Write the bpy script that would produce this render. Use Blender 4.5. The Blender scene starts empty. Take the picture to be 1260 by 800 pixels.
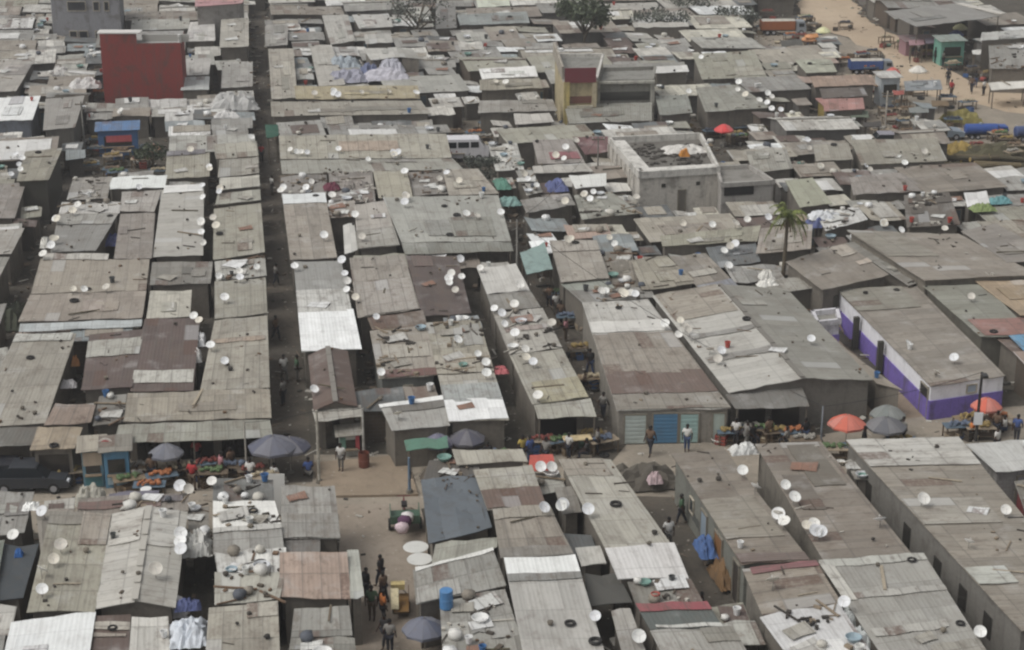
import bpy, bmesh, math, random
from mathutils import Vector, Matrix
R = random.Random(7)
scene = bpy.context.scene
COL = scene.collection
rad = math.radians

# ------------------------------------------------------------------ camera
CAM_H, PITCH, FPX = 43.0, rad(20.6), 2260.0
def P(x, y, z=0.0):
    """point of the place seen at pixel (x, y) of the 1260x800 photograph, at height z"""
    a = (x - 630) / FPX; b = -(y - 400) / FPX
    dy = math.cos(PITCH) + b * math.sin(PITCH); dz = -math.sin(PITCH) + b * math.cos(PITCH)
    t = (z - CAM_H) / dz
    return Vector((a * t, dy * t, z))
def PX(v):
    x, y, z = v[0], v[1], v[2] - CAM_H
    dep = y * math.cos(PITCH) - z * math.sin(PITCH)
    up = y * math.sin(PITCH) + z * math.cos(PITCH)
    return (630 + FPX * x / dep, 400 - FPX * up / dep)
cam_d = bpy.data.cameras.new('camera'); cam = bpy.data.objects.new('camera', cam_d); COL.objects.link(cam)
cam.location = (0, 0, CAM_H); cam.rotation_euler = (math.pi / 2 - PITCH, 0, 0)
cam_d.sensor_width = 36; cam_d.lens = 36 * FPX / 1260; cam_d.clip_end = 6000; cam_d.clip_start = 1
scene.camera = cam

# ------------------------------------------------------------------ colour
def lin(h):
    h = h.lstrip('#'); o = []
    for i in (0, 2, 4):
        c = int(h[i:i+2], 16) / 255
        o.append(c / 12.92 if c <= .04045 else ((c + .055) / 1.055) ** 2.4)
    return o
PAL = dict(B='a49c8d', B2='978d80', N='9c9a8a', G='979692', G2='a9a9a2', L='b8b5ae', L2='c6c4be', W='dfe3e5', W2='cdcdcc',
           R='6a564f', R2='7d6152', R3='5e4c4a', D='646a6d', D2='4d5154', K='aa968a', K2='94887d', Y='aca38e', T='a89682', P='9a6f6b', M='86474d',
           Q='c9c5b4', BG='8b979c', GR='7f8c80')
CNAME = dict(B='beige', B2='brown grey', N='olive grey', G='grey', G2='light grey', L='pale grey', L2='pale', W='white', W2='off white',
             R='rust brown', R2='rust brown', R3='dark rust', D='slate grey', D2='dark grey', K='pinkish', K2='brown', Y='tan', T='tan', P='reddish',
             M='maroon', Q='cream', BG='bluish grey', GR='greenish')
def colour(k):
    return lin(PAL.get(k, k))
def setcol(o, k, a=0.1, var=None):
    c = colour(k) if isinstance(k, str) else k
    o.color = (c[0], c[1], c[2], a)
    if var is not None: o.pass_index = int(var * 100)

# ------------------------------------------------------------------ materials
def newmat(name):
    m = bpy.data.materials.new(name); m.use_nodes = True
    nt = m.node_tree; nt.nodes.clear()
    out = nt.nodes.new('ShaderNodeOutputMaterial'); b = nt.nodes.new('ShaderNodeBsdfPrincipled')
    nt.links.new(b.outputs[0], out.inputs[0])
    return m, nt, b
class NT:
    def __init__(s, nt): s.nt = nt
    def n(s, t, **kw):
        x = s.nt.nodes.new(t)
        for k, v in kw.items(): setattr(x, k, v)
        return x
    def put(s, sock, v):
        if hasattr(v, 'is_linked') or hasattr(v, 'links'): s.nt.links.new(v, sock)
        else: sock.default_value = v
    def math(s, op, a, b=0.0, c=None, clamp=False):
        x = s.n('ShaderNodeMath', operation=op, use_clamp=clamp)
        s.put(x.inputs[0], a); s.put(x.inputs[1], b)
        if c is not None: s.put(x.inputs[2], c)
        return x.outputs[0]
    def vmath(s, op, a, b):
        x = s.n('ShaderNodeVectorMath', operation=op); s.put(x.inputs[0], a); s.put(x.inputs[1], b); return x.outputs[0]
    def noise(s, vec, scale, detail=4, rough=.6):
        x = s.n('ShaderNodeTexNoise'); s.put(x.inputs['Vector'], vec)
        x.inputs['Scale'].default_value = scale; x.inputs['Detail'].default_value = detail; x.inputs['Roughness'].default_value = rough
        return x.outputs[0]
    def ramp(s, v, a, b, lo=0., hi=1.):
        x = s.n('ShaderNodeMapRange', interpolation_type='SMOOTHSTEP'); s.put(x.inputs[0], v)
        s.put(x.inputs[1], a); s.put(x.inputs[2], b); x.inputs[3].default_value = lo; x.inputs[4].default_value = hi
        return x.outputs[0]
    def mix(s, f, a, b, bt='MIX'):
        x = s.n('ShaderNodeMix', data_type='RGBA', blend_type=bt); s.put(x.inputs[0], f); s.put(x.inputs[6], a); s.put(x.inputs[7], b)
        return x.outputs[2]
    def bump(s, h, dist, st=1.):
        x = s.n('ShaderNodeBump'); s.put(x.inputs['Height'], h); x.inputs['Distance'].default_value = dist; x.inputs['Strength'].default_value = st
        return x.outputs[0]
def sock4(c): return (c[0], c[1], c[2], 1)

def mat_tin():
    m, nt, b = newmat('weathered_tin'); g = NT(nt)
    oi = g.n('ShaderNodeObjectInfo'); uv = g.n('ShaderNodeUVMap').outputs[0]
    rnd = oi.outputs['Random']; rust = oi.outputs['Alpha']; var = g.math('MULTIPLY', oi.outputs['Object Index'], .01)
    ofs = g.n('ShaderNodeCombineXYZ'); g.put(ofs.inputs[0], g.math('MULTIPLY', rnd, 371.)); g.put(ofs.inputs[1], g.math('MULTIPLY', rnd, 93.)); g.put(ofs.inputs[2], g.math('MULTIPLY', rnd, 57.))
    vec = g.vmath('ADD', uv, ofs.outputs[0])
    cellv = g.n('ShaderNodeVectorMath', operation='FLOOR'); g.put(cellv.inputs[0], g.vmath('MULTIPLY', vec, (1/.86, 1/2.3, 1)))
    wn = g.n('ShaderNodeTexWhiteNoise', noise_dimensions='3D'); g.put(wn.inputs[0], cellv.outputs[0])
    cell = wn.outputs[0]
    wn2 = g.n('ShaderNodeTexWhiteNoise', noise_dimensions='3D'); g.put(wn2.inputs[0], g.vmath('ADD', cellv.outputs[0], (17.3, 5.1, 2.2)))
    cell2 = wn2.outputs[0]
    base = oi.outputs['Color']
    # sheet to sheet tint
    k = g.math('ADD', 1.0, g.math('MULTIPLY', g.math('SUBTRACT', cell, .55), g.math('MULTIPLY', var, .95)))
    hs = g.n('ShaderNodeHueSaturation'); g.put(hs.inputs['Value'], k); g.put(hs.inputs['Color'], base); hs.inputs['Saturation'].default_value = 1.
    c = hs.outputs[0]
    age = g.math('ADD', .3, g.math('MULTIPLY', rust, 9.), clamp=True)
    # grime: broad blotches and streaks that run down the slope
    n1 = g.noise(vec, .55, 7, .65); n2 = g.noise(g.vmath('MULTIPLY', vec, (2.6, .3, 1)), 1., 5, .6); n3 = g.noise(vec, 4.5, 5, .7)
    c = g.mix(g.math('MULTIPLY', age, g.ramp(n1, .5, .72, 0, .5)), c, (.15, .125, .1, 1))
    c = g.mix(g.math('MULTIPLY', age, g.ramp(n2, .5, .74, 0, .42)), c, (.12, .105, .09, 1))
    c = g.mix(g.ramp(n1, .48, .28, 0, .32), c, (.5, .49, .47, 1))
    c = g.mix(g.math('MULTIPLY', age, g.ramp(n3, .56, .72, 0, .42)), c, (.1, .085, .07, 1))
    n4 = g.noise(g.vmath('MULTIPLY', vec, (1.2, .7, 1)), 1.6, 8, .75); n5 = g.noise(vec, 13., 3, .7)
    c = g.mix(g.math('MULTIPLY', age, g.ramp(n4, .5, .66, 0, .52)), c, (.12, .09, .07, 1))
    c = g.mix(g.math('MULTIPLY', age, g.ramp(n5, .6, .72, 0, .22)), c, (.07, .06, .05, 1))
    # rust
    r1 = g.math('MULTIPLY', g.ramp(g.math('ADD', g.math('MULTIPLY', n1, .5), g.math('MULTIPLY', n3, .5)), g.math('SUBTRACT', .66, g.math('MULTIPLY', rust, .28)), g.math('SUBTRACT', .78, g.math('MULTIPLY', rust, .28))), .8)
    r2 = g.math('MULTIPLY', g.math('LESS_THAN', cell2, g.math('MULTIPLY', rust, .3)), g.ramp(g.math('ADD', n3, g.math('MULTIPLY', n2, .5)), .55, .85, .15, .7))
    c = g.mix(g.math('MAXIMUM', r1, r2), c, (.115, .068, .05, 1))
    # the odd replaced, newer sheet
    c = g.mix(g.math('MULTIPLY', g.math('GREATER_THAN', cell2, .98), .3), c, (.56, .57, .57, 1))
    # dirt in laps between sheets
    sep = g.n('ShaderNodeSeparateXYZ'); g.put(sep.inputs[0], vec)
    fu = g.math('FRACT', g.math('MULTIPLY', sep.outputs[0], 1/.86)); fv = g.math('FRACT', g.math('MULTIPLY', sep.outputs[1], 1/2.3))
    lap = g.math('MAXIMUM', g.math('LESS_THAN', fu, .075), g.math('LESS_THAN', fv, .035))
    c = g.mix(g.math('MULTIPLY', g.math('MULTIPLY', lap, age), .42), c, (.1, .09, .08, 1))
    nt.links.new(c, b.inputs['Base Color'])
    b.inputs['Roughness'].default_value = .62; b.inputs['Specular IOR Level'].default_value = .35
    wave = g.math('SINE', g.math('MULTIPLY', sep.outputs[0], 2 * math.pi / .215))
    h = g.math('ADD', g.math('MULTIPLY', wave, .5), g.math('MULTIPLY', n3, 1.2))
    nt.links.new(g.bump(h, .022, .36), b.inputs['Normal'])
    return m
def mat_objcol(name, rough=.8, dirt=.35, scale=1.2, bump=.02, spec=.3, blocks=False, sheen=0):
    m, nt, b = newmat(name); g = NT(nt)
    oi = g.n('ShaderNodeObjectInfo'); tc = g.n('ShaderNodeTexCoord').outputs['Object']
    ofs = g.math('MULTIPLY', oi.outputs['Random'], 50.)
    vec = g.vmath('ADD', tc, ofs)
    n1 = g.noise(vec, scale, 6, .65); n2 = g.noise(vec, scale * 7, 4, .6)
    sx = g.noise(g.vmath('MULTIPLY', vec, (2.2, 2.2, .25)), 1.2, 4, .6)
    c = g.mix(g.ramp(n1, .48, .7, 0, dirt), oi.outputs['Color'], (.09, .078, .065, 1))
    c = g.mix(g.ramp(sx, .5, .72, 0, dirt * .8), c, (.1, .09, .08, 1))
    c = g.mix(g.ramp(n2, .4, .65, 0, dirt * .5), c, g.mix(.5, oi.outputs['Color'], (.05, .05, .05, 1)))
    h = n2
    if blocks:
        br = g.n('ShaderNodeTexBrick'); g.put(br.inputs['Vector'], g.n('ShaderNodeUVMap').outputs[0]); br.inputs['Scale'].default_value = 1
        br.inputs['Brick Width'].default_value = .42; br.inputs['Row Height'].default_value = .21; br.inputs['Mortar Size'].default_value = .015
        c = g.mix(g.math('MULTIPLY', br.outputs['Fac'], .35), c, (.16, .15, .14, 1))
    nt.links.new(c, b.inputs['Base Color']); b.inputs['Roughness'].default_value = rough; b.inputs['Specular IOR Level'].default_value = spec
    nt.links.new(g.bump(h, bump, .7), b.inputs['Normal'])
    return m
def mat_ground(name, c1, c2, c3, sc=.35, wet=0.):
    m, nt, b = newmat(name); g = NT(nt)
    ge = g.n('ShaderNodeNewGeometry').outputs['Position']
    n1 = g.noise(ge, sc, 8, .65); n2 = g.noise(ge, sc * 7, 6, .7); n3 = g.noise(ge, sc * .22, 5, .6)
    c = g.mix(g.ramp(n1, .38, .66), sock4(lin(c1)), sock4(lin(c2)))
    c = g.mix(g.ramp(n2, .5, .72, 0, .6), c, sock4(lin(c3)))
    c = g.mix(g.ramp(n3, .52, .7, 0, .5), c, sock4(lin(c3)))
    vo = g.n('ShaderNodeTexVoronoi'); g.put(vo.inputs['Vector'], ge); vo.inputs['Scale'].default_value = 1.7
    c = g.mix(g.ramp(vo.outputs['Distance'], .14, .07, 0, .55), c, sock4(lin('b4aea2')))
    nt.links.new(c, b.inputs['Base Color'])
    if wet:
        nt.links.new(g.ramp(n3, .56, .66, .92, .92 - wet), b.inputs['Roughness'])
    else: b.inputs['Roughness'].default_value = .95
    b.inputs['Specular IOR Level'].default_value = .25
    nt.links.new(g.bump(g.math('ADD', n1, g.math('MULTIPLY', n2, .4)), .25, .8), b.inputs['Normal'])
    return m
def mat_leaf(name, a, bcol):
    m, nt, b = newmat(name); g = NT(nt)
    ge = g.n('ShaderNodeNewGeometry'); n1 = g.noise(ge.outputs['Position'], .9, 4)
    rp = ge.outputs['Random Per Island']
    c = g.mix(g.ramp(g.math('ADD', g.math('MULTIPLY', n1, .6), g.math('MULTIPLY', rp, .4)), .3, .7), sock4(lin(a)), sock4(lin(bcol)))
    nt.links.new(c, b.inputs['Base Color']); b.inputs['Roughness'].default_value = .6
    return m
def mat_canvas():
    m, nt, b = newmat('faded_canvas'); g = NT(nt)
    oi = g.n('ShaderNodeObjectInfo'); tc = g.n('ShaderNodeTexCoord').outputs['Object']
    sx = g.n('ShaderNodeSeparateXYZ'); g.put(sx.inputs[0], tc)
    ang = g.math('MULTIPLY', g.math('ADD', g.math('ARCTAN2', sx.outputs[1], sx.outputs[0]), math.pi), 4 / math.pi)
    wn = g.n('ShaderNodeTexWhiteNoise', noise_dimensions='1D'); g.put(wn.inputs[1], g.math('ADD', g.math('FLOOR', ang), g.math('MULTIPLY', oi.outputs['Random'], 40.)))
    c = g.mix(g.math('MULTIPLY', wn.outputs[0], .32), oi.outputs['Color'], (.42, .4, .38, 1))
    seam = g.math('LESS_THAN', g.math('ABSOLUTE', g.math('SUBTRACT', g.math('FRACT', ang), .5)), .475)
    c = g.mix(g.math('MULTIPLY', g.math('SUBTRACT', 1., seam), .5), c, (.08, .08, .08, 1))
    n1 = g.noise(tc, 2.2, 6, .65); c = g.mix(g.ramp(n1, .5, .72, 0, .4), c, (.16, .14, .12, 1))
    nt.links.new(c, b.inputs['Base Color']); b.inputs['Roughness'].default_value = .9; b.inputs['Specular IOR Level'].default_value = .15
    nt.links.new(g.bump(n1, .03, .6), b.inputs['Normal'])
    return m
MT = dict(tin=mat_tin(), wall=mat_objcol('rendered_wall', .9, .6, .9, .03, .2), block=mat_objcol('block_wall', .92, .6, .9, .03, .2, True),
          paint=mat_objcol('painted_metal', .45, .2, 1.4, .006, .5), cloth=mat_objcol('woven_cloth', .85, .32, 1.6, .03, .2),
          canvas=mat_canvas(), wood=mat_objcol('weathered_wood', .85, .5, 1.8, .02, .2), plastic=mat_objcol('moulded_plastic', .5, .12, 2., .004, .45),
          plaster=mat_objcol('white_plaster', .85, .22, .9, .02, .2), skin=mat_objcol('skin', .6, .05, 3., .0, .3), dish=mat_objcol('dish_enamel', .5, .07, 3., .004, .4),
          stone=mat_objcol('stone', .95, .4, 3., .03, .2), rubber=mat_objcol('rubber', .8, .25, 4., .01, .3),
          glass=mat_objcol('dark_glass', .12, .05, 2., 0., .6),
          leaf=mat_leaf('leaf_green', '333a2c', '565f47'), palm=mat_leaf('palm_frond', '38421f', '77803d'), dark=mat_leaf('leaf_dark', '3a3e38', '5c6055'),
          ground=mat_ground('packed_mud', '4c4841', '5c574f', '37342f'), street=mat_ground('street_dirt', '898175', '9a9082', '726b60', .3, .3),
          sand=mat_ground('sandy_dirt', '8b7d6c', '968775', '796d5f', .25), mud=mat_ground('damp_mud', '8f8477', '9b9083', '786f63', .3, .35),
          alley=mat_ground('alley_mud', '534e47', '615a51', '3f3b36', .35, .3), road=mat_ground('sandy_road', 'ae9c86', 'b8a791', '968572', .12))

# ------------------------------------------------------------------ objects
def tag(o, label=None, cat=None, group=None, kind=None):
    if label: o['label'] = label
    if cat: o['category'] = cat
    if group: o['group'] = group
    if kind: o['kind'] = kind
    return o
def empty(name, loc, rz=0.):
    o = bpy.data.objects.new(name, None); COL.objects.link(o); o.location = loc; o.rotation_euler = (0, 0, rz); o.empty_display_size = .3
    return o
class MB:
    """collects faces; build() links them as ONE mesh object"""
    def __init__(s): s.v = []; s.f = []; s.uv = []
    def add(s, vs, fs, uvs=None):
        n = len(s.v); s.v += [tuple(v) for v in vs]
        for i, f in enumerate(fs):
            s.f.append([n + k for k in f])
            s.uv.append(uvs[i] if uvs else None)
        return s
    def box(s, c, d, rz=0., M=None):
        x, y, z = d[0] / 2, d[1] / 2, d[2] / 2
        vs = [Vector((a * x, b * y, e * z)) for e in (-1, 1) for b in (-1, 1) for a in (-1, 1)]
        if M is None:
            cs, sn = math.cos(rz), math.sin(rz)
            vs = [Vector((c[0] + v.x * cs - v.y * sn, c[1] + v.x * sn + v.y * cs, c[2] + v.z)) for v in vs]
        else: vs = [M @ v + Vector(c) for v in vs]
        return s.add(vs, [(0, 2, 3, 1), (4, 5, 7, 6), (0, 1, 5, 4), (1, 3, 7, 5), (3, 2, 6, 7), (2, 0, 4, 6)])
    def tube(s, p, q, r0, r1=None, n=8, caps=True):
        p = Vector(p); q = Vector(q); r1 = r0 if r1 is None else r1
        d = (q - p).normalized(); a = d.orthogonal().normalized(); b = d.cross(a)
        vs = []
        for c, r in ((p, r0), (q, r1)):
            for i in range(n):
                t = 2 * math.pi * i / n; vs.append(c + (a * math.cos(t) + b * math.sin(t)) * r)
        fs = [(i, (i + 1) % n, n + (i + 1) % n, n + i) for i in range(n)]
        if caps: fs += [tuple(range(n - 1, -1, -1)), tuple(range(n, 2 * n))]
        return s.add(vs, fs)
    def lathe(s, prof, n=16, c=(0, 0, 0), M=None, close=False):
        vs = []
        for r, z in prof:
            for i in range(n):
                t = 2 * math.pi * i / n; v = Vector((r * math.cos(t), r * math.sin(t), z))
                if M: v = M @ v
                vs.append(v + Vector(c))
        fs = []
        for k in range(len(prof) - 1):
            for i in range(n):
                fs.append((k * n + i, k * n + (i + 1) % n, (k + 1) * n + (i + 1) % n, (k + 1) * n + i))
        if close: fs += [tuple(range(n - 1, -1, -1)), tuple(range((len(prof) - 1) * n, len(prof) * n))]
        return s.add(vs, fs)
    def build(s, name, mat, parent=None, col=None, a=.1, var=None, smooth=False, origin=None):
        me = bpy.data.meshes.new(name)
        o_ = Vector(origin) if origin is not None else Vector((0, 0, 0))
        me.from_pydata([Vector(v) - o_ for v in s.v], [], s.f)
        if any(u for u in s.uv):
            l = me.uv_layers.new(name='UVMap')
            i = 0
            for f, u in zip(s.f, s.uv):
                for k in range(len(f)):
                    l.data[i].uv = u[k] if u else (s.v[f[k]][0], s.v[f[k]][1]); i += 1
        me.materials.append(MT[mat] if isinstance(mat, str) else mat)
        if smooth:
            for p_ in me.polygons: p_.use_smooth = True
        me.update()
        o = bpy.data.objects.new(name, me); COL.objects.link(o)
        if origin is not None: o.location = origin
        if parent:
            o.parent = parent
        if col is not None:
            setcol(o, col, a, var)
            c_ = o.color
            if mat == 'tin' and max(c_[:3]) - min(c_[:3]) < .13:
                y_ = .3 * c_[0] + .59 * c_[1] + .11 * c_[2]; o.color = (c_[0] * .66 + y_ * 1.03 * .34, c_[1] * .66 + y_ * .34, c_[2] * .66 + y_ * .9 * .34, c_[3]); c_ = o.color
            if mat == 'tin' and c_[0] + c_[1] + c_[2] < 1.7: o.color = (c_[0] * .93, c_[1] * .925, c_[2] * .915, c_[3])
        return o
def kids(o): return KID.get(o.name, [])
def dup(root, loc, rz=None, cols=None, scale=None):
    """a copy of a thing with copies of its parts and sub-parts"""
    c = root.copy(); COL.objects.link(c); c.location = loc
    if rz is not None: c.rotation_euler = (0, 0, rz)
    if scale: c.scale = (scale,) * 3
    def rec(a, b):
        for ch in a.children:
            d = ch.copy(); COL.objects.link(d); d.parent = b
            if cols and ch.name.split('.')[0] in cols: setcol(d, cols[ch.name.split('.')[0]], d.color[3])
            rec(ch, d)
    rec(root, c)
    return c

# ------------------------------------------------------------------ labels written from where things stand
LM = []       # landmarks: (phrase, world xy)
PENDING = []  # (object, base phrase, xy, group, list of landmark phrases to skip)
def landmark(ph, x, y, z=0.): LM.append((ph, P(x, y, z)))
def later(o, base, group=None, pos=None):
    p_ = Vector(pos) if pos is not None else Vector(o.location)
    PENDING.append((o, base, p_, group))
ORD = 'nearest,second nearest,third nearest,fourth nearest,fifth nearest,sixth nearest,seventh nearest,eighth nearest,ninth nearest,tenth nearest,eleventh nearest,twelfth nearest,thirteenth nearest,fourteenth nearest,fifteenth nearest,sixteenth nearest,seventeenth nearest,eighteenth nearest,nineteenth nearest,twentieth nearest'.split(',')
def finish_labels():
    slots = {}
    for o, base, p_, grp in PENDING:
        ls = sorted(LM, key=lambda l: (l[1].xy - p_.xy).length)[:1]
        ph, q = ls[0]
        a, b_ = PX((p_.x, p_.y, 0)), PX((q.x, q.y, 0))
        dx, dy = (p_.x - q.x), (p_.y - q.y)
        if abs(dx) > abs(dy): rel = 'to the left of' if dx < 0 else 'to the right of'
        else: rel = 'behind' if dy > 0 else 'in front of'
        slots.setdefault((base, rel, ph), []).append(((p_.xy - q.xy).length, o, grp))
    for (base, rel, ph), L in slots.items():
        L.sort(key=lambda t: t[0])
        for i, (d, o, grp) in enumerate(L):
            if len(L) == 1: t = f'{base} {rel} {ph}'
            else: t = f'{base}, {ORD[min(i, len(ORD) - 1)]} {rel} {ph}'
            o['label'] = t
            if grp: o['group'] = grp
# ------------------------------------------------------------------ houses
HOUSES = []
class Roof:
    """roof surface over four eave corners BL BR FR FL, with an optional ridge"""
    def __init__(s, c, ridge=None, rh=0.): s.c = c; s.ridge = ridge; s.rh = rh
    def S(s, u, v):
        a = s.c[0].lerp(s.c[1], u); b = s.c[3].lerp(s.c[2], u); p_ = a.lerp(b, v)
        if s.ridge == 'x': p_.z += s.rh * (1 - abs(2 * v - 1))
        if s.ridge == 'y': p_.z += s.rh * (1 - abs(2 * u - 1))
        return p_
    def dims(s):
        w = ((s.c[1] - s.c[0]).length + (s.c[2] - s.c[3]).length) / 2
        l = ((s.c[3] - s.c[0]).length + (s.c[2] - s.c[1]).length) / 2
        return w, l
def sheet(surf, u0, v0, u1, v1, dims, lift, th, swap=False, jag=.1, wob=.02, even=True):
    w, l = dims; W = abs(u1 - u0) * w; L_ = abs(v1 - v0) * l
    nu = max(2, min(14, round(W / .9))); nv = max(2, min(12, round(L_ / 1.3)))
    if even: nu += nu % 2; nv += nv % 2
    ju = [R.uniform(-jag, jag) for _ in range(nu + 1)]; jv = [R.uniform(-jag, jag) for _ in range(nu + 1)]
    top = []; uvs = []
    for j in range(nv + 1):
        for i in range(nu + 1):
            u = u0 + (u1 - u0) * i / nu; v = v0 + (v1 - v0) * j / nv
            if j == 0: v += jv[i] / max(l, .5)
            if j == nv: v += ju[i] / max(l, .5)
            p_ = surf(u, v); p_.z += lift + R.uniform(-wob, wob)
            top.append(p_); uvs.append((v * l, u * w) if swap else (u * w, v * l))
    n = len(top); vs = top + [t - Vector((0, 0, th)) for t in top]
    fs = []; fu = []
    for j in range(nv):
        for i in range(nu):
            a = j * (nu + 1) + i; q = (a, a + nu + 1, a + nu + 2, a + 1)
            fs.append(q); fu.append([uvs[k] for k in q])
            q2 = tuple(n + k for k in reversed(q)); fs.append(q2); fu.append([uvs[k - n] for k in q2])
    ring = [i for i in range(nu + 1)] + [j * (nu + 1) + nu for j in range(1, nv + 1)] + [nv * (nu + 1) + i for i in range(nu - 1, -1, -1)] + [j * (nu + 1) for j in range(nv - 1, 0, -1)]
    for k in range(len(ring)):
        a, b = ring[k], ring[(k + 1) % len(ring)]
        fs.append((a, b, n + b, n + a)); fu.append([uvs[a], uvs[b], uvs[b], uvs[a]])
    return vs, fs, fu
def facade(parent, A, B, items, base):
    """doors, windows and shutters along the wall foot A->B (outside on the right hand)"""
    d = (B - A); L = d.length; d = d / L; nrm = Vector((d.y, -d.x, 0)); rz = math.atan2(d.y, d.x)
    for it in items:
        kind, t0, t1, z0, z1, col = it
        c = A + d * (L * (t0 + t1) / 2); w = L * (t1 - t0); h = z1 - z0
        m = MB()
        if kind == 'window':
            m.box(c + nrm * .03 + Vector((0, 0, (z0 + z1) / 2)) - base, (w, .05, h), rz)
            o = m.build('window', 'glass', parent, col)
            f = MB()
            for dz in (z0, z1): f.box(c + nrm * .05 + Vector((0, 0, dz)) - base, (w + .12, .09, .07), rz)
            for sx in (-1, 1): f.box(c + nrm * .05 + d * sx * (w / 2 + .025) + Vector((0, 0, (z0 + z1) / 2)) - base, (.06, .085, h - .08), rz)
            f.build('frame', 'wood', o, 'b0a898')
        elif kind == 'hole':
            m.box(c + nrm * .02 + Vector((0, 0, (z0 + z1) / 2)) - base, (w, .06, h), rz); m.build('window', 'glass', parent, col)
        else:
            m.box(c + nrm * .035 + Vector((0, 0, (z0 + z1) / 2)) - base, (w, .06, h), rz)
            if kind == 'shutter':
                k = max(3, int(h / .22))
                for i in range(k): m.box(c + nrm * .075 + Vector((0, 0, z0 + h * (i + .5) / k)) - base, (w * .98, .03, h / k * .55), rz)
            o = m.build('door' if kind == 'door' else 'shutter', 'paint', parent, col)
            f = MB(); f.box(c + nrm * .05 + Vector((0, 0, z1 + .05)) - base, (w + .16, .1, .09), rz)
            for sx in (-1, 1): f.box(c + nrm * .05 + d * sx * (w / 2 + .04) + Vector((0, 0, (z0 + z1) / 2)) - base, (.07, .1, h), rz)
            f.build('frame', 'wood', o, '8a8478')
def build_house(label, c, col, rust=.15, var=.3, ridge=None, rh=.5, patches=(), wall='767067', wm='wall', fr=(), lf=(), rt=(), sw=None, aw=(), inset=.22,
                name='tin_roof_house', cat='house', jag=.1, group='tin roofed houses', wallless=False, col2=None, th=.045, weights=None, posts=False, rmat='tin', wob=.02):
    rf = Roof(c, ridge, rh); dims = rf.dims()
    if sw is None: sw = (ridge == 'y')
    cen = (c[0] + c[1] + c[2] + c[3]) / 4; base = Vector((cen.x, cen.y, 0))
    d_ = (c[1] - c[0]); yaw = math.atan2(d_.y, d_.x)
    t = empty(name, base); tag(t, label, cat, group)
    # walls, inset under the eaves
    w, l = dims; iu = min(.2, inset / w); iv = min(.2, inset / l)
    cu = [(iu, iv), (1 - iu, iv), (1 - iu, 1 - iv), (iu, 1 - iv)]
    foot = [Vector((rf.S(u, v).x, rf.S(u, v).y, 0)) for u, v in cu]
    if wm == 'wall' and R.random() < .45: wm = 'block'
    if not wallless:
        m = MB()
        for k in range(4):
            (ua, va), (ub, vb) = cu[k], cu[(k + 1) % 4]
            ns = 4; z = 0.
            ptsb = []; ptst = []
            for i in range(ns + 1):
                u = ua + (ub - ua) * i / ns; v = va + (vb - va) * i / ns; s_ = rf.S(u, v)
                ptst.append(s_ - Vector((0, 0, th + .01)) - base); ptsb.append(Vector((s_.x, s_.y, -.1)) - base)
            Lw = (ptsb[-1] - ptsb[0]).length
            for i in range(ns):
                uvq = [(Lw * i / ns, 0), (Lw * i / ns, ptst[i].z), (Lw * (i + 1) / ns, ptst[i + 1].z), (Lw * (i + 1) / ns, 0)]
                m.add([ptsb[i], ptst[i], ptst[i + 1], ptsb[i + 1]], [(0, 1, 2, 3)], [uvq])
        m.build('wall', wm, t, wall)
    elif posts:
        for k in range(4):
            u, v = cu[k]; s_ = rf.S(u, v); m = MB(); m.tube(Vector((s_.x, s_.y, -.1)) - base, s_ - base - Vector((0, 0, th)), .06, .05, 6); m.build('post', 'wood', t, '6d6459')
    surf = lambda u, v: rf.S(u, v) - base
    o = MB()
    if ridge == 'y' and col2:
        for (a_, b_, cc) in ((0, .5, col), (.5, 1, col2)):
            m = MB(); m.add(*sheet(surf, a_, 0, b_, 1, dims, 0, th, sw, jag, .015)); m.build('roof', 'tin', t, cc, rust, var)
    else:
        m = MB(); m.add(*sheet(surf, 0, 0, 1, 1, dims, 0, th, sw, jag, wob)); o = m.build('roof', rmat, t, col, rust, var)
    if ridge:
        m = MB()
        N = 6
        for i in range(N):
            a_ = surf(.5, i / N) if ridge == 'y' else surf(i / N, .5); b_ = surf(.5, (i + 1) / N) if ridge == 'y' else surf((i + 1) / N, .5)
            if i == N - 1: pass
            mid = (a_ + b_) / 2; dd = (b_ - a_); m.box(mid + Vector((0, 0, .05)), (dd.length * .995, .3, .04), math.atan2(dd.y, dd.x))
        m.build('ridge_cap', 'tin', t, 'b0aca4' if R.random() < .5 else '8d8880', .2, .2)
    if label and not patches and rmat == 'tin' and dims[0] * dims[1] > 12 and R.random() < .75:
        patches = []
        for _ in range(R.choice([1, 2, 2, 3])):
            u_, v_ = R.uniform(0, .7), R.uniform(0, .7); k_ = R.choice([.72, .82, .88, 1.12, 1.2]); cc = colour(col) if isinstance(col, str) else col
            patches.append((u_, v_, min(1, u_ + R.uniform(.15, .5)), min(1, v_ + R.uniform(.15, .4)), [min(.75, c__ * k_ * R.uniform(.97, 1.03)) for c__ in cc], R.choice([.04, .1, .25])))
    for p_ in patches:
        u0, v0, u1, v1, pc = p_[:5]; pr = p_[5] if len(p_) > 5 else (.005 if sum(colour(pc) if isinstance(pc, str) else pc) > 1.75 else .08)
        m = MB(); m.add(*sheet(surf, u0, v0, u1, v1, dims, .05 + R.uniform(0, .015), .02, sw, .08, .012))
        q = m.build('roof_sheet', 'tin', t, pc, pr, .15)
        if isinstance(pc, str) and pc in CNAME and pc != col: q['label'] = f'{CNAME[pc]} roof sheets'
    if fr: facade(t, foot[3], foot[2], fr, base)
    if lf: facade(t, foot[0], foot[3], lf, base)
    if rt: facade(t, foot[2], foot[1], rt, base)
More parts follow.
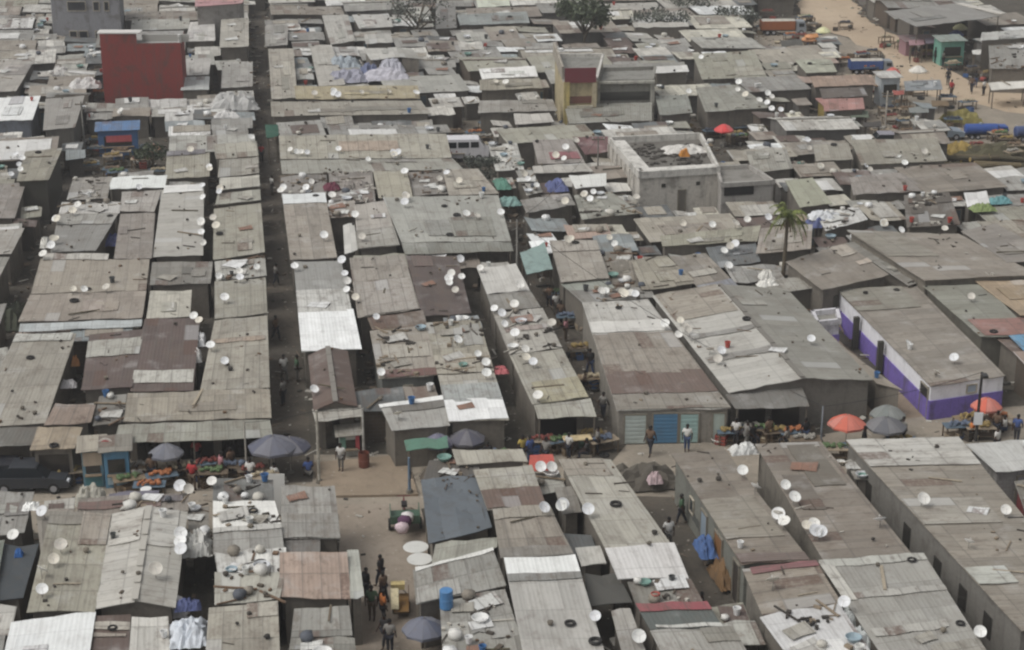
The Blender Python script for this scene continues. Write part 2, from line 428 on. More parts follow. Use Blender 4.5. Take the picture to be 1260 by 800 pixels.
    for a_ in aw:
        q, zb, zf, ac = a_[:4]
        pts = [P(q[i], q[i + 1], zz) - base for i, zz in zip((0, 2, 4, 6), (zb, zb, zf, zf))]
        r2 = Roof(pts); m = MB(); m.add(*sheet(r2.S, 0, 0, 1, 1, r2.dims(), 0, .03, False, .08))
        aw_o = m.build('awning', 'tin', t, ac, a_[4] if len(a_) > 4 else .2, .3)
        npost = max(2, int(r2.dims()[0] / 3) + 1)
        for i in range(npost):
            u = .03 + .94 * i / (npost - 1); s_ = r2.S(u, .95); m = MB(); m.tube((s_.x, s_.y, -.1), s_ - Vector((0, 0, .03)), .05, .045, 6); m.build('awning_post', 'wood', t, '6d665c')
    messy = bool(label) and any(k in label for k in ('clutter', 'junk', 'litter', 'rubble', 'scrap', 'ragged', 'torn', 'mottled', 'patched', 'mossy'))
    if (rmat == 'tin' or (label and 'slate blue' in label)) and not (label and 'white' in label and not messy):
        for key, cc, n_ in (('a', R.choice(['4c4640', '5d544a', '3f3b37']), min(60, int(w * l * (.9 if messy or rmat != 'tin' else .16)))), ('b', R.choice(['8a7d6c', '74604f', 'b9b4aa']), min(40, int(w * l * (.9 if messy else .1))))):
            if n_ < 2: continue
            m = MB(); cl = [(R.uniform(.1, .9), R.uniform(.1, .9)) for _ in range(3)]
            for _ in range(n_):
                k_ = R.choice(cl); u_ = min(.97, max(.03, R.gauss(k_[0], .09))); v_ = min(.97, max(.03, R.gauss(k_[1], .06))) if R.random() < .6 else R.choice([R.uniform(.02, .1), R.uniform(.9, .98)]); q_ = surf(u_, v_); s_ = R.uniform(.05, .2) * (1.5 if messy else 1)
                dd = (s_ * R.uniform(.6, 1.5), s_ * R.uniform(.4, 1), s_ * R.uniform(.2, .7)) if R.random() < .7 else (s_ * R.uniform(3, 7), s_ * .35, s_ * .25)
                m.box(q_ + Vector((0, 0, .03 + dd[2] * .4)), dd, R.uniform(0, 3.14))
            m.build('roof_litter', 'wood' if key == 'a' else 'cloth', t, cc)['kind'] = 'stuff'
    HOUSES.append(dict(t=t, rf=rf, label=label, c=c, px=[PX(k) for k in c], foot=foot, col=col, w=w, l=l))
    return t
def h(label, q, col, z=(2.95, 2.5), **kw):
    c = [P(q[i], q[i + 1], zz) for i, zz in zip((0, 2, 4, 6), (z[0], z[0], z[1], z[1]))]
    # keep the long fronts straight with slight random heights
    return build_house(label, c, col, **kw)
def inpoly(x, y, poly):
    k = False; n = len(poly)
    for i in range(n):
        x1, y1 = poly[i][0], poly[i][1]; x2, y2 = poly[(i + 1) % n][0], poly[(i + 1) % n][1]
        if (y1 > y) != (y2 > y) and x < (x2 - x1) * (y - y1) / (y2 - y1) + x1: k = not k
    return k
def roof_at(x, y, near=False):
    """the roof seen at a pixel and the point on it"""
    best = None
    for H_ in HOUSES:
        if inpoly(x, y, H_['px']):
            if best is None or H_['t'].location.y < best['t'].location.y: best = H_
    if best is None:
        if near:
            for r_ in (4, 8, 12, 17, 23):
                for k in range(8):
                    a = roof_at(x + r_ * math.cos(k * .785), y + r_ * .6 * math.sin(k * .785))
                    if a[0]: return a
        return None, P(x, y, 0)
    rf = best['rf']; bd = 1e9; bp = None
    for i in range(33):
        for j in range(33):
            p_ = rf.S(i / 32, j / 32); a = PX(p_); dd = (a[0] - x) ** 2 + (a[1] - y) ** 2
            if dd < bd: bd = dd; bp = p_
    return best, bp
# ------------------------------------------------------------------ the houses the photograph shows, block by block
# --- near block, left of the muddy lane
h('grey shack cut off at left edge by parked cars', (-45,604,42,606,30,655,-58,665), 'G', rust=.1)
h('shack under a dark slate tarpaulin near left edge', (4,668,48,670,28,738,-30,738), '4a4e51', z=(2.3,2.1), rmat='cloth', wob=.08, jag=.2)
h('greenish grey low shed at far left edge', (-60,668,6,664,-8,742,-80,742), 'GR', z=(2.5,2.3))
h('olive corrugated roof with column of four dishes', (62,630,137,633,117,752,33,752), '9d9988', rust=.15, patches=[(.0,.0,.55,.13,'8b867c'),(.55,0,1,.35,'a2978a')], jag=.15)
h('pale grey ridged roof beside the four dishes', (137,632,231,629,216,748,117,748), 'L', rust=.04, var=.18, ridge='y', rh=.35, col2='b1aea6', patches=[(.03,.02,.44,.38,'c4c1ba'),(.54,.02,.9,.42,'c0beb8')])
h('bright white sheet roof in near left corner', (14,765,118,753,109,812,2,815), 'W', z=(2.5,2.4), rust=0, var=.04)
h('rust striped shack beside white corner roof', (118,758,161,757,158,812,110,812), 'R', z=(2.4,2.2), rust=.3, patches=[(0,.18,1,.34,'b9b2a6'),(0,.42,.9,.5,'a09488')])
h('small pale shack behind the washing heap', (162,760,207,759,210,812,158,812), 'L2', z=(2.4,2.2), rust=.06)
h('slate roof behind the littered white roof', (262,588,336,590,338,618,262,620), '6f7170', z=(2.8,2.6), rust=.15)
h('littered white sheet roof with dark holes', (262,617,338,616,346,645,262,651), 'dcdcd8', z=(2.8,2.6), rust=0, var=.12)
h('grey roof between two bands of white sheet', (262,650,346,645,350,679,262,683), '9b9a96', z=(2.8,2.6), patches=[(0,0,1,.2,'bdbcb8')])
h('torn white plastic sheeted roof', (264,682,352,676,354,704,268,708), 'cfcfcb', z=(2.75,2.6), rust=.1, var=.5, jag=.3)
h('pale olive roof below torn white plastic', (264,705,352,703,344,736,264,745), 'b0aea2', z=(2.75,2.6), rust=.05)
h('beige roof at bottom edge with brown spots', (257,748,342,740,345,815,252,815), 'a7a193', z=(2.75,2.6), rust=.1, patches=[(.55,0,1,.25,'b3ada0')])
h('grey roof on corner of the sandy plaza', (346,597,412,598,419,663,346,663), '9a9893', rust=.08, patches=[(0,.55,1,1,'94928d')], aw=[((346,664,394,663,394,680,346,682),2.4,2.2,'6f6c69')], rt=[('door',.3,.5,0,2,'5e6d6a')])
h('pinkish brown roof beside the muddy lane', (344,680,427,678,432,736,344,736), 'ab988b', rust=.12, var=.25, rt=[('door',.2,.45,0,2,'6a5a4c')])
h('narrow pale green lean-to edging the pink roof', (427,677,441,676,448,734,431,736), 'a9aca3', z=(2.7,2.6), rust=.02)
h('grey shack with red washing beside the lane', (362,748,430,746,434,782,358,784), '92918b', z=(2.6,2.4), rust=.15, var=.5, rt=[('door',.2,.7,0,2,'6b4a33')])
h('mossy grey shack at bottom edge by the lane', (358,785,436,783,440,820,352,820), '8f8e86', z=(2.5,2.3), rust=.2, var=.5)
h('scrap roofed hut between roofs and dark alley', (231,625,257,622,257,660,232,665), '8a857c', z=(2.3,2.1), rust=.3, var=.6)
h('brown low roof fronting street by the rubble', (98,612,232,607,232,628,94,634), '857c73', z=(2.7,2.5), rust=.25, var=.4, patches=[(0,.3,.75,.75,'7d5f59'),(.55,.1,.95,.5,'77727a')])
h('beige low shack right of grey edge shack', (44,628,92,626,66,676,50,680), '918a80', z=(2.5,2.3), rust=.25, var=.5)
# --- near block, right of the muddy lane
h('slate blue tarpaulin roof beside the plaza', (518,590,588,584,606,650,527,667), '666c71', z=(2.6,2.4), rmat='cloth', wob=.12, jag=.25, lf=[('door',.3,.5,0,1.9,'6b5f52')])
h('dark junk covered shed behind the slate tarpaulin', (528,567,586,560,592,584,520,592), '6c6863', z=(2.4,2.2), rust=.3, var=.6)
h('pale narrow roof facing the main street', (556,553,642,551,650,568,562,572), 'aaa597', rust=.06, fr=[])
h('pale roof with rust band beside slate tarpaulin', (582,578,655,573,672,624,600,628), 'a9a496', rust=.1, patches=[(.0,.52,1,.98,'765d52',.3)])
h('brown beige roof above a white roof band', (606,627,676,622,707,684,616,688), '958c80', rust=.15, patches=[(0,.0,1,.22,'a39b8e'),(0,.8,1,1,'86817a')])
h('pale roof led by a bright white band', (620,688,708,684,748,815,646,815), 'b0aeaa', rust=.03, var=.2, patches=[(0,0,1,.17,'dfe2e2'),(0,.17,1,.24,'8b8c8a')])
h('slanting grey roof with white ridge cap', (508,702,607,676,623,720,512,743), '96958f', z=(2.75,2.5), rust=.08, patches=[(.03,-.03,1,.06,'dadad6'),(.02,.55,.5,1,'a7a6a1')], lf=[('door',.2,.6,0,2,'77685a')])
h('grey litter strewn roof below slanting roof', (541,742,621,724,640,782,544,792), 'a09f99', z=(2.5,2.4), rust=.1, var=.4)
h('patched grey roof at bottom by dark umbrella', (544,792,641,782,650,822,546,822), '93928b', z=(2.45,2.2), rust=.15, var=.5)
h('pale green topped wall shed behind slanting roof', (536,668,612,661,612,673,530,698), '9fa094', z=(2.4,2.3), rust=.03)
h('long pale roof between two narrow alleys', (688,566,751,565,829,674,745,676), 'aaa69a', rust=.05, var=.35, patches=[(.0,0,.85,.2,'a0978a')])
h('off white roof ending the long pale roof', (744,674,829,666,847,710,760,712), 'cbc9c9', rust=.02, var=.08)
h('rubble strewn roof before the red strip', (772,716,850,713,866,742,783,745), '85827a', z=(2.5,2.4), rust=.3, var=.6)
h('dark green sheet shed with red trim strip', (782,744,870,741,890,772,800,775), '5f6866', z=(2.5,2.3), rust=.02, var=.15, patches=[(0,0,1,.3,'96575c'),(.1,.86,1,.97,'c6c7c3')])
h('grey roof at bottom right of the alley', (800,776,900,771,930,818,822,818), '9d9b95', rust=.06, patches=[(.6,.0,1,.4,'8b887f')])
h('small grey hut roof in narrow alley', (682,600,706,597,716,630,692,633), '8d8982', z=(2.3,2.2), rust=.1)
h('tiny white roofed lean-to in narrow alley', (708,675,738,670,746,692,716,698), 'bab8b2', z=(2.3,2.1), rust=.04)
h('low dark tarpaulin shelter over narrow alley', (719,708,760,704,778,742,724,746), '575652', z=(2.2,2.0), rmat='cloth', wob=.08, wallless=True, posts=True)
h('narrow grey roof beside pale white band roof', (752,752,775,748,800,815,768,815), '9a9690', z=(2.4,2.3), rust=.1, var=.5)
h('long spotted brown roof right of muddy alley', (826,558,891,552,997,690,912,694), '8a7f72', z=(2.8,2.6), rust=.25, sw=True, wall='7f8078', patches=[(.0,.45,.9,.8,'978f81'),(0,.93,1,1,'7c6a64')],
  lf=[('door',.42,.5,0,2,'8c9aa6'),('door',.62,.72,0,2,'8a6440'),('window',.25,.3,1,1.8,'3a3f42'),('door',.88,.95,0,2,'3e3a36')], wm='block')
h('brown roof below the red seam', (913,700,1004,690,1036,742,938,757), '998d7e', z=(2.8,2.6), rust=.2, sw=True, patches=[(.1,0,1,.14,'8b6163')], wall='827d74')
h('ragged white roof at bottom of brown row', (934,758,1032,742,1080,815,975,815), 'c8c8ca', z=(2.8,2.6), rust=.02, var=.15, patches=[(.1,.62,.75,1,'dcdcdc')])
h('wide brown roof between gap and concrete wall', (929,546,1010,543,1122,682,1013,690), '8b8074', z=(2.8,2.6), rust=.15, sw=True, wall='857f75')
h('grey roof with white edge caps', (1008,692,1137,682,1222,815,1105,835), '9f9d97', z=(2.75,2.6), rust=.03, var=.2, sw=False, patches=[(0,-.01,1,.06,'b9bab3'),(-.01,.0,.11,.36,'c3c1b9'),(.1,.3,1,.36,'aeaca6'),(.05,.62,.8,.68,'b2b0aa'),(.5,.8,1,1,'98948a')])
h('long roof over windowed concrete wall', (1040,542,1180,539,1372,770,1256,775), '958c7f', z=(3.0,3.0), rust=.1, sw=True, wall='7a7771', wm='wall', patches=[(0,.0,1,.17,'c0beb8'),(.0,.36,.75,.5,'a59f94'),(.0,.72,.4,.8,'b7bab2')],
  lf=[('hole',.12,.17,.9,2.0,'3a3835'),('hole',.38,.42,.9,2.0,'3a3835'),('hole',.56,.6,.9,2.0,'3a3835'),('hole',.7,.74,.9,2.0,'3a3835'),('hole',.83,.87,.9,2.0,'3a3835')], aw=[], inset=.12)
h('white roof at right edge by the street', (1188,546,1300,538,1320,572,1226,581), 'bebfbe', rust=.02, var=.12, fr=[('door',.3,.55,0,2,'8f8f92')], wall='a3a09c')
h('red walled shed at right edge', (1248,592,1300,588,1330,640,1268,650), '8c8980', z=(2.4,2.3), wall='8a3f42')
h('low junk shed along concrete wall foot', (1040,566,1062,560,1082,592,1052,590), 'a8a59e', z=(2.2,2.1), rust=.1)
# --- middle block, right of the crowded alley
h('long roof with pale top and rusty foot', (716,372,797,368,899,502,759,505), 'bab8b3', z=(2.7,2.15), rust=.06, var=.2, wall='8f8a81', inset=.1, patches=[(0,.33,1,.7,'9a9084',.15),(0,.68,1,.87,'776158',.35),(0,.21,1,.32,'cccac5'),(0,.88,1,1,'8f887d',.3)],
  fr=[('shutter',.06,.25,.05,1.8,'b4bdb8'),('shutter',.32,.54,.05,1.85,'557f9e'),('shutter',.57,.73,.05,1.8,'9db8b4'),('door',.87,.97,.05,1.8,'a9b4ac')], sw=False)
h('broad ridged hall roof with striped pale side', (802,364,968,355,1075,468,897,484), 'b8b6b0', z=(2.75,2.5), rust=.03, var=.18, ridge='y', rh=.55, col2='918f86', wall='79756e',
  patches=[(.02,.0,.47,.3,'a39a8c',.1),(.02,.46,.48,.5,'8e8c88'),(.02,.68,.48,.73,'92908c'),(.53,.18,.72,.24,'a8a69d')],
  aw=[((893,486,986,474,996,500,905,503),2.4,2.05,'7d7b77',.1)], fr=[('hole',.06,.25,.05,1.9,'2e2b29'),('hole',.3,.5,.05,1.9,'322e2b')])
h('low beige brown roof along purple side wall', (974,364,1002,402,1110,480,1078,471), '9b8f80', z=(2.0,1.95), rust=.04, var=.12)
h('brown roof over purple and white walls', (1030,357,1128,352,1237,462,1145,475), '938a7f', z=(2.4,2.2), rust=.06, sw=True, wall='e6e5e8', wm='plaster', inset=.08, patches=[(.0,.0,.8,.25,'8f8b7e')])
h('olive roof behind alley of purple walls', (1136,352,1212,350,1272,412,1206,414), '8f9083', z=(2.8,2.6), rust=.05, sw=True, patches=[(.1,.7,1,1,'97746c')], wall='6d6a60')
h('tan roof at right edge with white sack', (1200,346,1310,343,1330,388,1256,388), 'a8967f', z=(2.9,2.7), rust=.05)
h('faded red roof at right edge', (1214,392,1300,388,1330,412,1236,414), '94746c', z=(2.5,2.3), rust=.1)
h('dark brick shed under the faded red roof', (1226,416,1300,412,1340,432,1250,436), '7b665c', z=(2.4,2.2), rust=.3)
h('great brown hall roof at right', (1042,284,1180,288,1278,338,1137,345), '958b7f', z=(3.4,3.2), rust=.05, sw=True, var=.18, patches=[(.0,.0,.45,.55,'938d80')], wall='7b756b')
h('brown grey roof right of great hall', (1182,284,1226,275,1310,320,1238,322), '918a83', z=(3.4,3.3), rust=.03, sw=True)
h('pointed brown roof beside the palm', (966,322,1042,300,1094,338,1012,357), '8f8579', z=(3.1,2.9), rust=.04, var=.12, patches=[(.72,.0,.98,.3,'b3a89a'),(.8,.5,1,.62,'b9ada0')])
h('grey strip roof sloping to hall corner', (1040,300,1062,296,1140,345,1118,352), '8e8c86', z=(2.8,2.6), rust=.05, sw=True)
h('long olive strip roof below row of dishes', (812,290,936,278,932,296,815,303), '9d9a86', z=(2.9,2.7), rust=.05)
h('pinkish flat roof behind the palm', (936,281,1000,276,998,306,930,312), '9f9489', z=(2.8,2.7), rust=.06)
h('beige roof left of striped shed', (776,320,820,314,857,349,790,357), '9c9584', z=(2.8,2.6), rust=.08, var=.35)
h('striped brown shed with bluish edge', (824,316,868,311,908,352,866,362), '938a7e', z=(2.7,2.6), rust=.15, var=.5, patches=[(0,.8,1,1,'868a96'),(.1,.45,.8,.6,'b5b0a5')])
h('bluish dark metal shed by palm foot', (868,304,930,300,936,322,880,330), '6d7478', z=(2.5,2.4), rust=.05)
h('ragged low shed in front of striped shed', (735,312,776,304,786,352,742,356), '8f877a', z=(2.3,2.2), rust=.3, var=.6)
h('low grey shed under white tarpaulin by palm', (940,344,1004,340,1020,352,948,362), '9c9991', z=(2.5,2.4), rust=.08)
h('beige roof right of the teal awning', (676,297,734,296,750,342,690,347), 'a29a8f', z=(2.8,2.6), rust=.06, var=.25, patches=[(0,.0,1,.28,'aca49a')])
h('flat pale greenish roof at alley bend', (690,349,749,343,766,368,716,372), '9aa198', z=(2.4,2.3), rust=.05, var=.5)
h('littered grey roof above the pale topped roof', (700,358,800,352,806,366,716,372), '8f8d88', z=(2.5,2.4), rust=.12, var=.5)
# --- middle block, between straight alley and crowded alley
h('long beige twin roof on upper cross street', (343,167,549,164,556,194,345,196), 'a8a393', rust=.08, ridge=None, var=.2, patches=[(.35,.3,.7,.7,'ab9c8d')], wall='8b867b')
h('front half of long beige twin roof', (345,197,557,195,570,208,347,214), '9b9a90', z=(2.7,2.5), rust=.05, var=.18)
h('cluttered grey roof under long beige twin roof', (345,216,402,214,402,240,346,243), '8f8a85', z=(2.6,2.5), rust=.15, var=.45)
h('pinkish beige roof with curved white top', (347,240,400,238,415,317,357,320), 'a0968a', rust=.1, var=.3, patches=[(0,0,1,.16,'d3d8da')], lf=[('door',.4,.55,0,2,'5b5750')])
h('white and grey stepped roof beside straight alley', (361,322,420,321,443,430,371,433), '979794', rust=.02, var=.08, patches=[(0,.35,1,.6,'c3c3c0'),(0,.585,1.03,1,'e8ebed')], lf=[('door',.5,.6,0,2,'67635c')])
h('rusty gabled shack with pale front', (379,437,428,432,440,500,386,506), '6c574f', z=(2.6,2.5), rust=.5, var=.4, ridge='y', rh=.4, aw=[((384,504,444,498,446,513,388,519),2.45,2.2,'aca9a0')], fr=[('hole',.2,.6,.05,2,'2b2826')])
h('cluttered brown roof with red bags', (404,212,458,210,462,248,408,250), '918a84', z=(2.5,2.4), rust=.2, var=.6)
h('cluttered beige roof left of pale roof', (400,250,436,247,440,266,403,268), 'a49b92', z=(2.7,2.6), rust=.1)
h('pale pinkish roof before the great grey roof', (436,252,474,247,492,302,440,307), 'b0a9a1', rust=.05, var=.15, patches=[(0,.6,1,1,'a09d95')])
h('beige roof patch above great grey roof', (459,211,501,210,508,242,466,244), 'a9a38f', rust=.05, var=.12)
h('striped beige roof above great grey roof', (545,209,588,207,614,238,552,240), 'a59d90', rust=.08, var=.35)
h('cluttered rusty roof above great grey roof', (502,212,546,210,551,238,509,241), '8d8780', z=(2.5,2.4), rust=.3, var=.6)
h('great grey roof in middle of town', (471,243,613,240,629,297,494,298), 'a5a69f', z=(3.0,2.75), rust=.03, var=.25, aw=[((494,299,629,298,632,309,498,313),2.7,2.45,'83857d')])
h('narrow white panel roof beside pale roof', (422,277,436,274,440,308,424,313), 'c7c6c2', z=(2.5,2.4), rust=0)
h('beige roof beside dark rusty roof', (430,318,497,313,517,380,440,391), '9f978d', rust=.08, var=.25, patches=[(.1,.45,.97,1,'a79f97')])
h('dark purple rust roof with dish cluster', (499,315,562,315,580,386,520,389), '5f504d', z=(2.8,2.55), rust=.4, var=.3, patches=[(.1,.0,.5,.2,'75605c')])
h('small rust roof below beige roof', (452,391,521,382,526,401,458,406), '75604f', z=(2.7,2.5), rust=.5, var=.35)
h('cluttered bluish shed below purple rust roof', (545,391,588,388,594,402,548,404), '8d959a', z=(2.5,2.4), rust=.1, var=.4)
h('olive beige roof beside narrow junk alley', (524,397,590,393,608,457,538,461), 'a09a89', rust=.08, var=.25, patches=[(.0,.66,1,1,'aca493'),(.6,.1,.95,.5,'9d9c96')])
h('stepped roof ending in white sheet at street', (539,462,608,458,626,516,552,519), 'a9a396', z=(2.85,2.5), rust=.06, var=.18, patches=[(0,.24,1,.6,'a3a9a9'),(0,.56,1,1,'e2e4e6')])
h('beige roof with cluttered front and red eave', (455,407,525,401,538,462,466,466), '9f968a', rust=.12, var=.35, patches=[(.15,.35,.95,.62,'aca598'),(.1,.86,1,1,'7a524c',.3)], wall='7b7d78', fr=[('window',.42,.58,.9,1.9,'2c2a2a')])
h('pale awning roof with white rim at street', (468,500,545,489,554,524,482,530), 'a5a4a0', z=(2.7,2.4), rust=.04, var=.2, patches=[(-.02,-.04,1,.1,'e6e7e6'),(.15,.1,1,.34,'77746f')])
h('off white roof beside purple rust roof', (587,330,635,325,652,357,599,362), 'c5c3bf', rust=.02, var=.1)
h('grey roof below off white roof', (599,363,653,358,665,377,606,383), '93918b', z=(2.75,2.55), rust=.08, var=.35)
h('pale littered roof beside crowded alley', (606,385,668,379,692,428,627,436), 'aca89f', rust=.07, var=.35, patches=[(.1,.4,.9,.5,'aa9a94')])
h('pale roof above yellowish eave by crowded alley', (627,437,692,429,724,489,655,498), 'a7a396', rust=.06, var=.3, patches=[(.15,.6,1,1,'a8a28b')], aw=[((657,499,727,491,734,512,662,515),2.45,2.2,'a19f93')], fr=[('hole',.1,.85,.05,2.,'262424')])
# --- middle block, left of straight alley
h('beige roof at top of left column', (205,191,258,188,258,217,203,220), 'a09b8a', rust=.08, var=.25, patches=[(0,-.15,.9,.05,'7d7a82')])
h('pale strip roof at top of alley column', (262,177,316,174,318,192,266,196), 'aba799', rust=.08, var=.3)
h('grey beige roof second in alley column', (270,197,318,193,319,213,268,218), '9f9b90', z=(2.7,2.5), rust=.1, var=.4)
h('cream strip roof third in alley column', (270,219,319,215,320,229,270,234), 'b9b6aa', z=(2.7,2.55), rust=.04)
h('dim grey roof fourth in alley column', (268,238,320,233,321,246,265,252), 'a7a699', z=(2.6,2.5), rust=.08, var=.4)
h('olive roof fifth in alley column', (263,257,321,250,326,310,262,320), 'a09c8c', rust=.05, var=.15)
h('pale cluttered roof sixth in alley column', (264,322,326,316,328,339,266,346), 'a9a8a1', z=(2.75,2.6), rust=.06, var=.3)
h('olive roof seventh in alley column', (264,347,327,342,329,385,264,392), '9a9688', rust=.06, var=.18)
h('long beige roof ending alley column at street', (264,394,329,388,332,476,246,482), 'a39d8f', rust=.08, var=.22, patches=[(.05,.3,.95,.36,'a69788')])
h('corrugated beige roof fronting main street', (157,484,332,478,334,513,152,519), '9a9181', z=(2.75,2.5), rust=.06, var=.35, aw=[((146,523,332,516,336,539,140,545),2.45,2.15,'97978b',.1)], fr=[('hole',.05,.3,.05,2,'242220'),('hole',.36,.6,.05,2,'272523'),('hole',.66,.95,.05,2,'232120')])
h('dark rust roof with white foot strip', (178,392,246,391,238,480,160,482), '64524e', rust=.35, var=.25, patches=[(0,.74,.98,.9,'bcbbb3')])
h('purple rust roof with pale strip', (110,411,178,405,163,476,100,480), '675551', z=(2.8,2.6), rust=.3, var=.3, patches=[(0,.15,1,.45,'aeada4')])
h('long beige roof left end of main street', (20,412,94,410,56,521,-38,526), '9c968a', rust=.06, var=.22, patches=[(.0,0,.95,.09,'bcbdb7')], aw=[((-40,528,50,524,40,548,-60,552),2.4,2.2,'6e6c66',.2)])
h('rust spotted tan roof left of kiosk', (68,497,118,497,112,520,54,523), '927d6f', z=(2.7,2.5), rust=.4, var=.3)
h('corrugated tan awning roof left of kiosk', (46,526,102,525,92,552,36,554), 'a19481', z=(2.5,2.3), rust=.08, var=.35, fr=[('hole',.1,.9,.05,1.9,'2b2724')])
h('junk covered grey shed behind corrugated roof', (122,488,156,485,152,519,114,523), '86847e', z=(2.4,2.3), rust=.2, var=.6)
h('beige brown roof with three dishes in seam', (50,319,184,319,180,357,38,361), '9f9587', rust=.04, var=.15, patches=[(.02,-.16,.62,.03,'bdb9b2')])
h('beige brown roof below the three dishes', (37,363,180,358,175,391,22,396), '9e9286', z=(2.75,2.55), rust=.05, var=.25, aw=[((25,398,175,393,174,402,23,408),2.6,2.5,'b2bbbf',.02)])
h('dark grey roof below ridged pale roof', (187,322,262,322,259,349,184,351), '85827b', z=(2.7,2.55), rust=.08, var=.25)
h('cream walled roof with dark yard', (185,358,236,357,234,389,180,392), 'b8b4a6', z=(2.6,2.5), rust=.04, var=.25)
h('long ridged pale grey roof in left block', (199,234,251,231,250,314,188,316), 'b0ada6', rust=.03, var=.14, sw=True, patches=[(.05,-.06,.98,.06,'dcdcda')])
h('brown grey roof by blue tarpaulin yard', (148,263,191,262,187,318,140,318), '948b83', z=(2.75,2.6), rust=.08, var=.15)
h('grey roof with rafters left of blue yard', (72,264,146,263,118,308,62,310), '8c8b88', z=(2.75,2.6), rust=.03, var=.12, patches=[(0,0,1,.3,'9c9a94')])
h('pinkish roof above brown grey roof', (150,236,199,233,190,260,148,260), 'a8a29c', z=(2.75,2.6), rust=.1, var=.2)
h('white strip roof in left block', (138,218,206,215,203,230,133,233), 'd9dedd', rust=0, var=.06)
h('cluttered grey roof beside white strip roof', (90,219,138,217,132,244,82,246), '98938c', z=(2.7,2.5), rust=.1, var=.45)
h('ragged white roof above rafter roof', (76,249,150,248,147,262,72,263), 'c4c2bf', z=(2.7,2.6), rust=.04, var=.25)
# --- far left block beyond the shadowed alley
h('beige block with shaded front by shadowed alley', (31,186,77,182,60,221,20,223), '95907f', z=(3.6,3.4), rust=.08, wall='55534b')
h('grey roof at left edge by shadowed alley', (-35,228,32,225,18,268,-55,270), '928a84', rust=.1, var=.3)
h('pale grey roof at left edge behind weeds', (-50,284,30,281,14,312,-65,316), 'a09b94', rust=.05, var=.25)
h('greenish low roof at left edge by weeds', (-50,318,12,316,-6,352,-70,356), '96948c', z=(2.7,2.6), rust=.1, var=.35)
h('grey hut at left edge of shadowed alley', (-50,376,8,374,0,398,-60,400), '8e8c88', z=(2.4,2.3), rust=.1)
# --- far town, upper left
h('white roof over bluish walls upper left', (-18,121,50,118,40,147,-36,150), 'e0e3e4', rust=0, var=.05, wall='7d828a', z=(3.4,3.2))
h('grey roof beside white roof upper left', (56,121,104,118,92,157,53,160), '98948f', z=(3.2,3.0), rust=.02, var=.1, wall='77736c')
h('long pale roof at left edge upper left', (-20,75,43,73,20,112,-45,114), 'a8a39c', rust=.03, var=.25)
h('white strip roof behind white roof upper left', (58,114,112,114,108,119,56,120), 'c9c8c6', rust=0)
h('pink roof at top edge left of centre', (240,-4,302,-4,298,4,240,8), 'b58d8f', z=(5.2,5.0), rust=0, var=.1, wall='96928d')
h('white banded roof right of red tower', (234,27,264,27,265,50,228,51), 'c6c4c2', rust=.02, var=.3)
h('beige roof two right of red tower', (272,24,306,22,306,57,270,59), 'ada89d', z=(3.6,3.4), rust=.05, var=.2)
h('pale roof close right of red tower', (226,72,260,72,257,92,225,93), 'b3b0ad', rust=.03, var=.25)
h('bluish pale roof at red tower foot', (226,95,258,94,257,110,222,111), 'b4babb', z=(2.8,2.6), rust=.02, var=.2)
h('grey roof two right of red tower foot', (274,76,311,76,311,106,272,108), 'a3a19c', rust=.06, var=.25)
h('grey roof left of the green patch top', (326,30,354,30,354,55,326,57), '989590', rust=.04, var=.15)
h('long beige roof beside straight alley top', (330,60,361,60,366,120,334,122), 'a8a194', rust=.08, var=.3)
h('pale roof left of blue tarpaulins', (381,56,408,55,425,104,392,106), 'b0aca4', rust=.04, var=.15)
h('pale steep roof above blue tarpaulins', (396,19,428,18,437,50,407,55), 'b2b0aa', rust=.04, var=.15)
h('yellowish beige long roof below blue tarpaulins', (362,106,514,105,517,121,364,122), 'a79d83', rust=.05, var=.12)
h('beige long roof facing upper cross street', (333,125,518,124,530,140,334,143), '9d978a', z=(2.8,2.6), rust=.06, var=.12)
h('pale gabled roof right of blue tarpaulins', (447,60,488,58,492,70,456,74), 'b9b8b3', z=(3.6,3.4), rust=.02)
h('grey gabled roof right of blue tarpaulins', (488,58,508,61,518,73,492,70), 'a3a29c', z=(3.5,3.4), rust=.02)
h('pale roof above gabled roofs', (433,18,478,17,484,33,442,35), 'bab9b6', rust=.02, var=.15)
h('small pale roof behind gabled roofs', (448,42,480,41,484,52,450,54), 'b0afaa', rust=.03)
h('white roof left of yellow building', (589,85,658,81,662,94,593,97), 'dfdfdd', rust=0, var=.06)
h('beige roof left of yellow building', (590,98,664,96,668,108,590,111), '9e9887', rust=.1, var=.35)
h('grey front roof left of yellow building', (590,124,680,122,686,136,588,139), '95918a', z=(2.8,2.6), rust=.08, var=.25)
h('olive front roof under yellow building', (694,128,802,126,802,148,700,152), '93938a', z=(2.8,2.5), rust=.05, var=.12)
h('bluish long roof top centre', (562,18,648,14,652,28,566,31), '8e9797', rust=.03, var=.25)
h('pale green roof at top edge centre', (586,0,626,-2,628,7,588,9), 'c4ccba', rust=0)
h('dark grey slab roof left of bluish roof', (536,4,560,3,562,34,536,36), '7e7d7a', rust=0, var=.06)
h('olive roof right of yellow building', (852,67,928,62,944,94,864,98), '9d9b89', rust=.05, var=.15)
h('olive roof pair below right olive roof', (856,108,908,104,948,132,868,138), '95958a', rust=.06, var=.2)
h('grey ridge roof right of yellow building', (738,80,842,76,846,92,742,98), '908f8a', rust=.04, var=.25)
h('white strip roof right of yellow building', (804,82,845,80,848,88,806,90), 'cfcecb', z=(3.4,3.3), rust=0)
h('dark awning hut right of yellow building', (806,118,846,116,852,138,812,142), '8c9088', z=(2.8,2.6), rust=.05)
h('white strip roof far right of dark tree', (778,28,846,27,848,33,780,34), 'b9b6b0', rust=.02)
